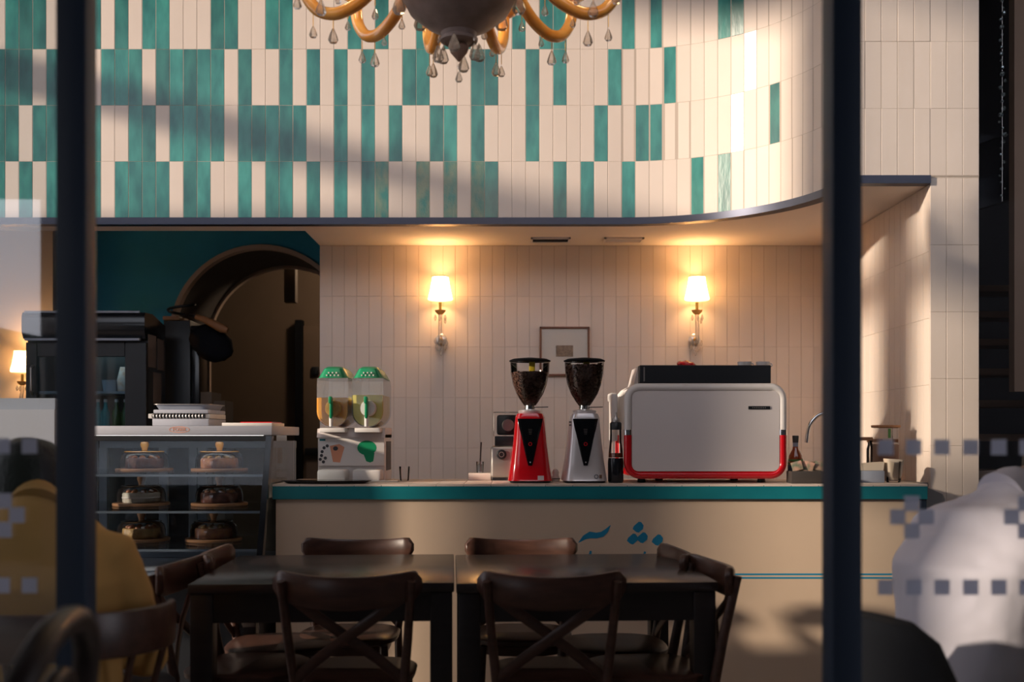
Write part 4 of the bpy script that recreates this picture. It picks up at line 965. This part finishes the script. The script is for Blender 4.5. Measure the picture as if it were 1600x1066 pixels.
# ------------------------------------------------------------------ people
def person_mesh(b, name, m, parent, vox=.009, smooth=5):
    o = link(name, b.mesh(name, m, 0), parent)
    r = o.modifiers.new('remesh', 'REMESH'); r.mode = 'VOXEL'; r.voxel_size = vox; r.use_smooth_shade = True
    s = o.modifiers.new('smooth', 'SMOOTH'); s.iterations = smooth; s.factor = .5
    return o
def hand(b, wrist, d, nrm, side):
    """palm and five curled fingers; d along the hand, nrm out of its back"""
    d, nrm = Vector(d).normalized(), Vector(nrm).normalized(); s_ = d.cross(nrm)*side; W_ = Vector(wrist)
    b.loft([(W_, .024, .018, s_, nrm), (W_+d*.03, .034, .016, s_, nrm), (W_+d*.09, .041, .014, s_, nrm), (W_+d*.10, .036, .010, s_, nrm)], 12)
    for k, ln in enumerate((.070, .080, .074, .058)):
        p0 = W_+d*.085+s_*(.030-.020*k)
        p1 = p0+d*ln*.5-nrm*.008; p2 = p1+d*ln*.32-nrm*.018; p3 = p2+d*ln*.18-nrm*.018
        b.tube([p0, p1, p2, p3], [.0095, .009, .0085, .006], 8, ref=tuple(nrm))
    p0 = W_+d*.03+s_*.028; b.tube([p0, p0+d*.03+s_*.026-nrm*.006, p0+d*.06+s_*.034-nrm*.012, p0+d*.075+s_*.032-nrm*.018], [.012, .0105, .0095, .007], 8, ref=tuple(nrm))
def head(b, c, fwd, up=(0, 0, 1)):
    """skull with brow, nose, mouth, chin and ears"""
    f = Vector(fwd).normalized(); u = Vector(up); u = (u-f*u.dot(f)).normalized(); s_ = f.cross(u); c = Vector(c)
    def P(a, b_, h): return c+s_*a+f*b_+u*h
    b.loft([(P(0, .035, -.118), .020, .022, s_, f), (P(0, .030, -.100), .045, .055, s_, f), (P(0, .014, -.06), .060, .078, s_, f), (P(0, .004, -.01), .072, .092, s_, f), (P(0, -.004, .04), .077, .098, s_, f), (P(0, -.008, .08), .066, .086, s_, f), (P(0, -.01, .108), .036, .05, s_, f)], 18)
    b.loft([(P(0, .088, .004), .008, .010, s_, f), (P(0, .104, -.024), .013, .014, s_, f), (P(0, .098, -.038), .014, .010, s_, f)], 10)
    b.loft([(P(-.022, .086, -.058), .004, .006, u, f), (P(0, .092, -.058), .010, .008, u, f), (P(.022, .086, -.058), .004, .006, u, f)], 8)
    for q in (-1, 1):
        b.loft([(P(q*.068, -.004, -.035), .010, .006, f, s_), (P(q*.080, -.010, -.005), .020, .007, f, s_), (P(q*.080, -.014, .022), .014, .006, f, s_)], 10)
        b.ball(tuple(P(q*.030, .082, .004)), .014)
    return P
def seated(name, label, loc, rz, lean, hx, shirt, m_top, head_off, sleeve_dirs, hunch=.2):
    t = thing(name, label, 'person', loc, rz)
    # local frame: sitter faces +Y, hips at z .50
    L_ = lean
    hip, waist, chest, sh, neck = (Vector((0, 0, .52)), Vector((hx*.25, L_*.15, .68)), Vector((hx*.55, L_*.45-hunch*.05, .86)), Vector((hx*.85, L_*.80-hunch*.045, .970+.035*hunch)), Vector((hx, L_*1.0, 1.045)))
    X_, Y_ = (1, 0, 0), (0, 1, 0)
    hc = neck + Vector(head_off)
    def torso(b, g):
        b.loft([(hip+Vector((0, 0, -.07)), .165+g, .125+g, X_, Y_), (hip, .185+g, .135+g, X_, Y_), (waist, .175+g, .125+g, X_, Y_), (chest, .200+g, .130+g, X_, Y_), (sh-Vector((0, 0, .045)), .195+g, .115+g, X_, Y_), (sh, .150+g, .090+g, X_, Y_), (neck, .072+g, .068+g, X_, Y_), (neck+Vector((0, .008, .03)), .058+g*.5, .058+g*.5, X_, Y_)], 28)
    arms = []
    for q in (-1, 1):
        s0 = sh+Vector((q*.180, 0, -.065)); el = s0+Vector(sleeve_dirs[0]).__mul__(1)*1.0
        el = s0+Vector((q*sleeve_dirs[0][0], sleeve_dirs[0][1], sleeve_dirs[0][2])); wr = el+Vector((q*sleeve_dirs[1][0], sleeve_dirs[1][1], sleeve_dirs[1][2]))
        arms.append((q, s0, el, wr))
    b = B(); torso(b, 0)
    b.loft([(neck, .06, .06), ((neck+hc)/2, .055, .055), (hc+Vector((0, -.01, -.05)), .055, .058)], 16, ref=(1, 0, 0))
    head(b, tuple(hc), (head_off[0]*.6, 1, -.25))
    for q, s0, el, wr in arms:
        b.loft([(s0-Vector((q*.05, 0, -.01)), .055, .055), (s0, .056, .056), ((s0+el)/2, .048, .048), (el, .040, .040), ((el*.6+wr*.4), .040, .038), (wr, .026, .024)], 14)
        hand(b, tuple(wr), tuple(wr-el), (0, .2, 1), -q)
        th0 = hip+Vector((q*.09, .02, -.015)); kn = th0+Vector((q*.05, .40, -.01)); an = kn+Vector((0, -.02, -.41))
        b.loft([(th0, .085, .085), ((th0+kn)/2, .076, .076), (kn, .058, .058), (kn*.6+an*.4+Vector((0, -.02, 0)), .055, .055), (an, .034, .036)], 14, ref=(1, 0, 0))
        b.loft([(an+Vector((0, -.05, -.04)), .032, .03), (an+Vector((0, .04, -.045)), .042, .03), (an+Vector((0, .16, -.055)), .042, .02), (an+Vector((0, .20, -.058)), .022, .012)], 12, ref=(1, 0, 0))
    person_mesh(b, 'body', 'skin', t, .0075, 4)
    b = B(); torso(b, .020)
    for q, s0, el, wr in arms:
        b.loft([(s0-Vector((q*.09, 0, -.02)), .070, .070), (s0, .073, .073), ((s0*.6+el*.4), .070, .072), (el, .060, .062), ((el*.4+wr*.6), .050, .050), (wr-(wr-el).normalized()*.02, .036, .036)], 18)
    so = person_mesh(b, shirt, m_top, t, .010, 7)
    tx = bpy.data.textures.new('fold', 'CLOUDS'); tx.noise_scale = .16; tx.noise_depth = 2
    dm_ = so.modifiers.new('folds', 'DISPLACE'); dm_.texture = tx; dm_.texture_coords = 'LOCAL'; dm_.strength = .022; dm_.mid_level = .45
    nd = (hc-neck).normalized(); cu = Vector((1, 0, 0)); cv = nd.cross(cu)
    col = B().loft([(neck-nd*.035+Vector((0, -.004, -.008)), .078, .076, cu, cv), (neck+nd*.010, .072, .070, cu, cv), (neck+nd*.035, .067, .065, cu, cv), (neck+nd*.038, .062, .060, cu, cv)], 24)
    part('collar', col, m_top, so, 60)
    b = B()
    for q in (-1, 1):
        th0 = hip+Vector((q*.09, .02, -.015)); kn = th0+Vector((q*.05, .40, -.01)); an = kn+Vector((0, -.02, -.41))
        b.loft([(th0-Vector((0, .06, 0)), .09, .10), (th0, .097, .097), ((th0+kn)/2, .088, .088), (kn, .070, .070), (kn*.5+an*.5, .066, .066), (an+Vector((0, 0, .02)), .055, .055)], 16, ref=(1, 0, 0))
    b.loft([(hip+Vector((0, 0, -.085)), .17, .13, X_, Y_), (hip+Vector((0, 0, .03)), .205, .157, X_, Y_)], 24)
    person_mesh(b, 'trousers', 'trousers', t, .012, 4)
    b = B()
    for q in (-1, 1):
        th0 = hip+Vector((q*.09, .02, -.015)); kn = th0+Vector((q*.05, .40, -.01)); an = kn+Vector((0, -.02, -.41))
        sh_ = B().loft([(an+Vector((0, -.065, -.05)), .040, .034), (an+Vector((0, .04, -.048)), .050, .038), (an+Vector((0, .16, -.058)), .050, .026), (an+Vector((0, .215, -.062)), .026, .016)], 14, ref=(1, 0, 0))
        part('shoe', sh_, 'shoe', t, 60)
    f = Vector((head_off[0]*.6, 1, -.25)).normalized(); u = (Vector((0, 0, 1))-f*f.z).normalized(); s_ = f.cross(u)
    b = B(); b.loft([(hc-f*.045-u*.085, .062, .050, s_, f), (hc-f*.030-u*.05, .078, .075, s_, f), (hc-f*.022, .090, .092, s_, f), (hc-f*.018+u*.05, .094, .102, s_, f), (hc-f*.016+u*.095, .080, .094, s_, f), (hc-f*.014+u*.122, .045, .055, s_, f)], 22)
    person_mesh(b, 'hair', 'hair', t, .010, 5)
    return t
seated('person', 'person in a mustard yellow shirt seen from behind at left', (-1.150, 2.62, -.018), 0.0, .06, -.03, 'yellow_shirt', 'shirt_yellow', (-.045, .065, .035), ((.06, .10, -.26), (-.10, .24, .02)))
seated('person', 'person in a white shirt leaning over at right, seen from behind', (1.155, 2.80, 0), math.radians(-65), .20, .0, 'white_shirt', 'shirt_white', (.0, .20, .055), ((.05, .16, -.22), (-.12, .22, .0)), 1.0)

# ------------------------------------------------------------------ chairs of the guests
t = thing('wooden_stool', 'round wooden stool under the person in the white shirt', 'stool', (1.155, 2.80, 0))
part('seat', B().lathe([(0, .395), (.17, .395), (.18, .405), (.18, .42), (.17, .43), (0, .43)], n=32), 'wood_chair', t)
for sx in (-1, 1):
    for sy in (-1, 1): part('leg', B().tube([(sx*.15, sy*.15, 0), (sx*.11, sy*.11, .395)], [.013, .016], 10), 'wood_chair', t)
def tub_chair(loc, rz, label):
    t = thing('bentwood_armchair', label, 'armchair', loc, rz)
    pts_ = [(.285*math.sin(math.radians(a)), -.02-.25*math.cos(math.radians(a)), .745-.0001*abs(a)) for a in range(-105, 106, 7)]
    part('back_band', B().loft([(p, .055, .012) for p in pts_], 12, ref=(0, 0, 1), sq=4), 'wood_chair', t, 50)
    part('seat', B().loft([((0, .02, .435), .21, .21), ((0, .02, .45), .22, .22), ((0, .02, .46), .21, .21)], 32, ref=(1, 0, 0)), 'wood_chair', t, 50)
    for a in (-100, -62, -30, 0, 30, 62, 100):
        x_, y_ = .285*math.sin(math.radians(a)), -.02-.25*math.cos(math.radians(a))
        part('spindle', B().tube([(x_*.72, y_*.74+.01, .45), (x_, y_, .745)], .009, 8), 'wood_chair', t)
    for sx in (-1, 1):
        for sy in (-1, 1): part('leg', B().tube([(sx*.19, sy*.18+.02, 0), (sx*.15, sy*.14+.02, .44)], [.013, .018], 10), 'wood_chair', t)
    return t
tub_chair((-1.13, 2.66, 0), 0, 'bentwood armchair under the person in yellow')
t = thing('bentwood_chair', 'dark bentwood chair with hooped back in front of the left post', 'chair', (-.868, 1.48, -.0), math.radians(97))
hoop = [(-.17, -.16, .45), (-.19, -.19, .62), (-.195, -.215, .78), (-.165, -.23, .87), (-.09, -.24, .92), (0, -.242, .935), (.09, -.24, .92), (.165, -.23, .87), (.195, -.215, .78), (.19, -.19, .62), (.17, -.16, .45)]
part('back_hoop', B().tube(smooth_path(hoop), .021, 12, ref=(0, 1, 0)), 'wood_black', t, 60)
inner = [(-.10, -.17, .46), (-.115, -.20, .65), (-.10, -.222, .79), (-.05, -.233, .845), (0, -.236, .86), (.05, -.233, .845), (.10, -.222, .79), (.115, -.20, .65), (.10, -.17, .46)]
part('inner_hoop', B().tube(smooth_path(inner), .012, 10, ref=(0, 1, 0)), 'wood_black', t, 60)
part('seat', B().loft([((0, 0, .435), .19, .19), ((0, 0, .45), .205, .205), ((0, 0, .462), .195, .195)], 32, ref=(1, 0, 0)), 'wood_black', t, 50)
for sx in (-1, 1):
    for sy in (-1, 1): part('leg', B().tube([(sx*.18, sy*.18, 0), (sx*.14, sy*.14, .44)], [.012, .017], 10), 'wood_black', t)
t = thing('upholstered_chair', 'black upholstered chair with rounded back beside the right post', 'chair', (1.055, 2.47, 0), math.radians(-70))
part('back_cushion', B().loft([((0, -.20, .42), .19, .035), ((0, -.215, .55), .205, .045), ((0, -.235, .68), .20, .045), ((0, -.25, .76), .165, .038), ((0, -.255, .795), .10, .022)], 28, ref=(1, 0, 0), sq=3), 'black_matte', t, 60)
part('seat_cushion', B().loft([((0, .02, .38), .19, .19), ((0, .02, .40), .21, .21), ((0, .02, .44), .21, .21), ((0, .02, .46), .19, .19)], 28, ref=(1, 0, 0), sq=3.5), 'black_matte', t, 60)
for sx in (-1, 1):
    for sy in (-1, 1): part('leg', B().tube([(sx*.19, sy*.18, 0), (sx*.16, sy*.15, .385)], [.010, .014], 10), 'black', t)
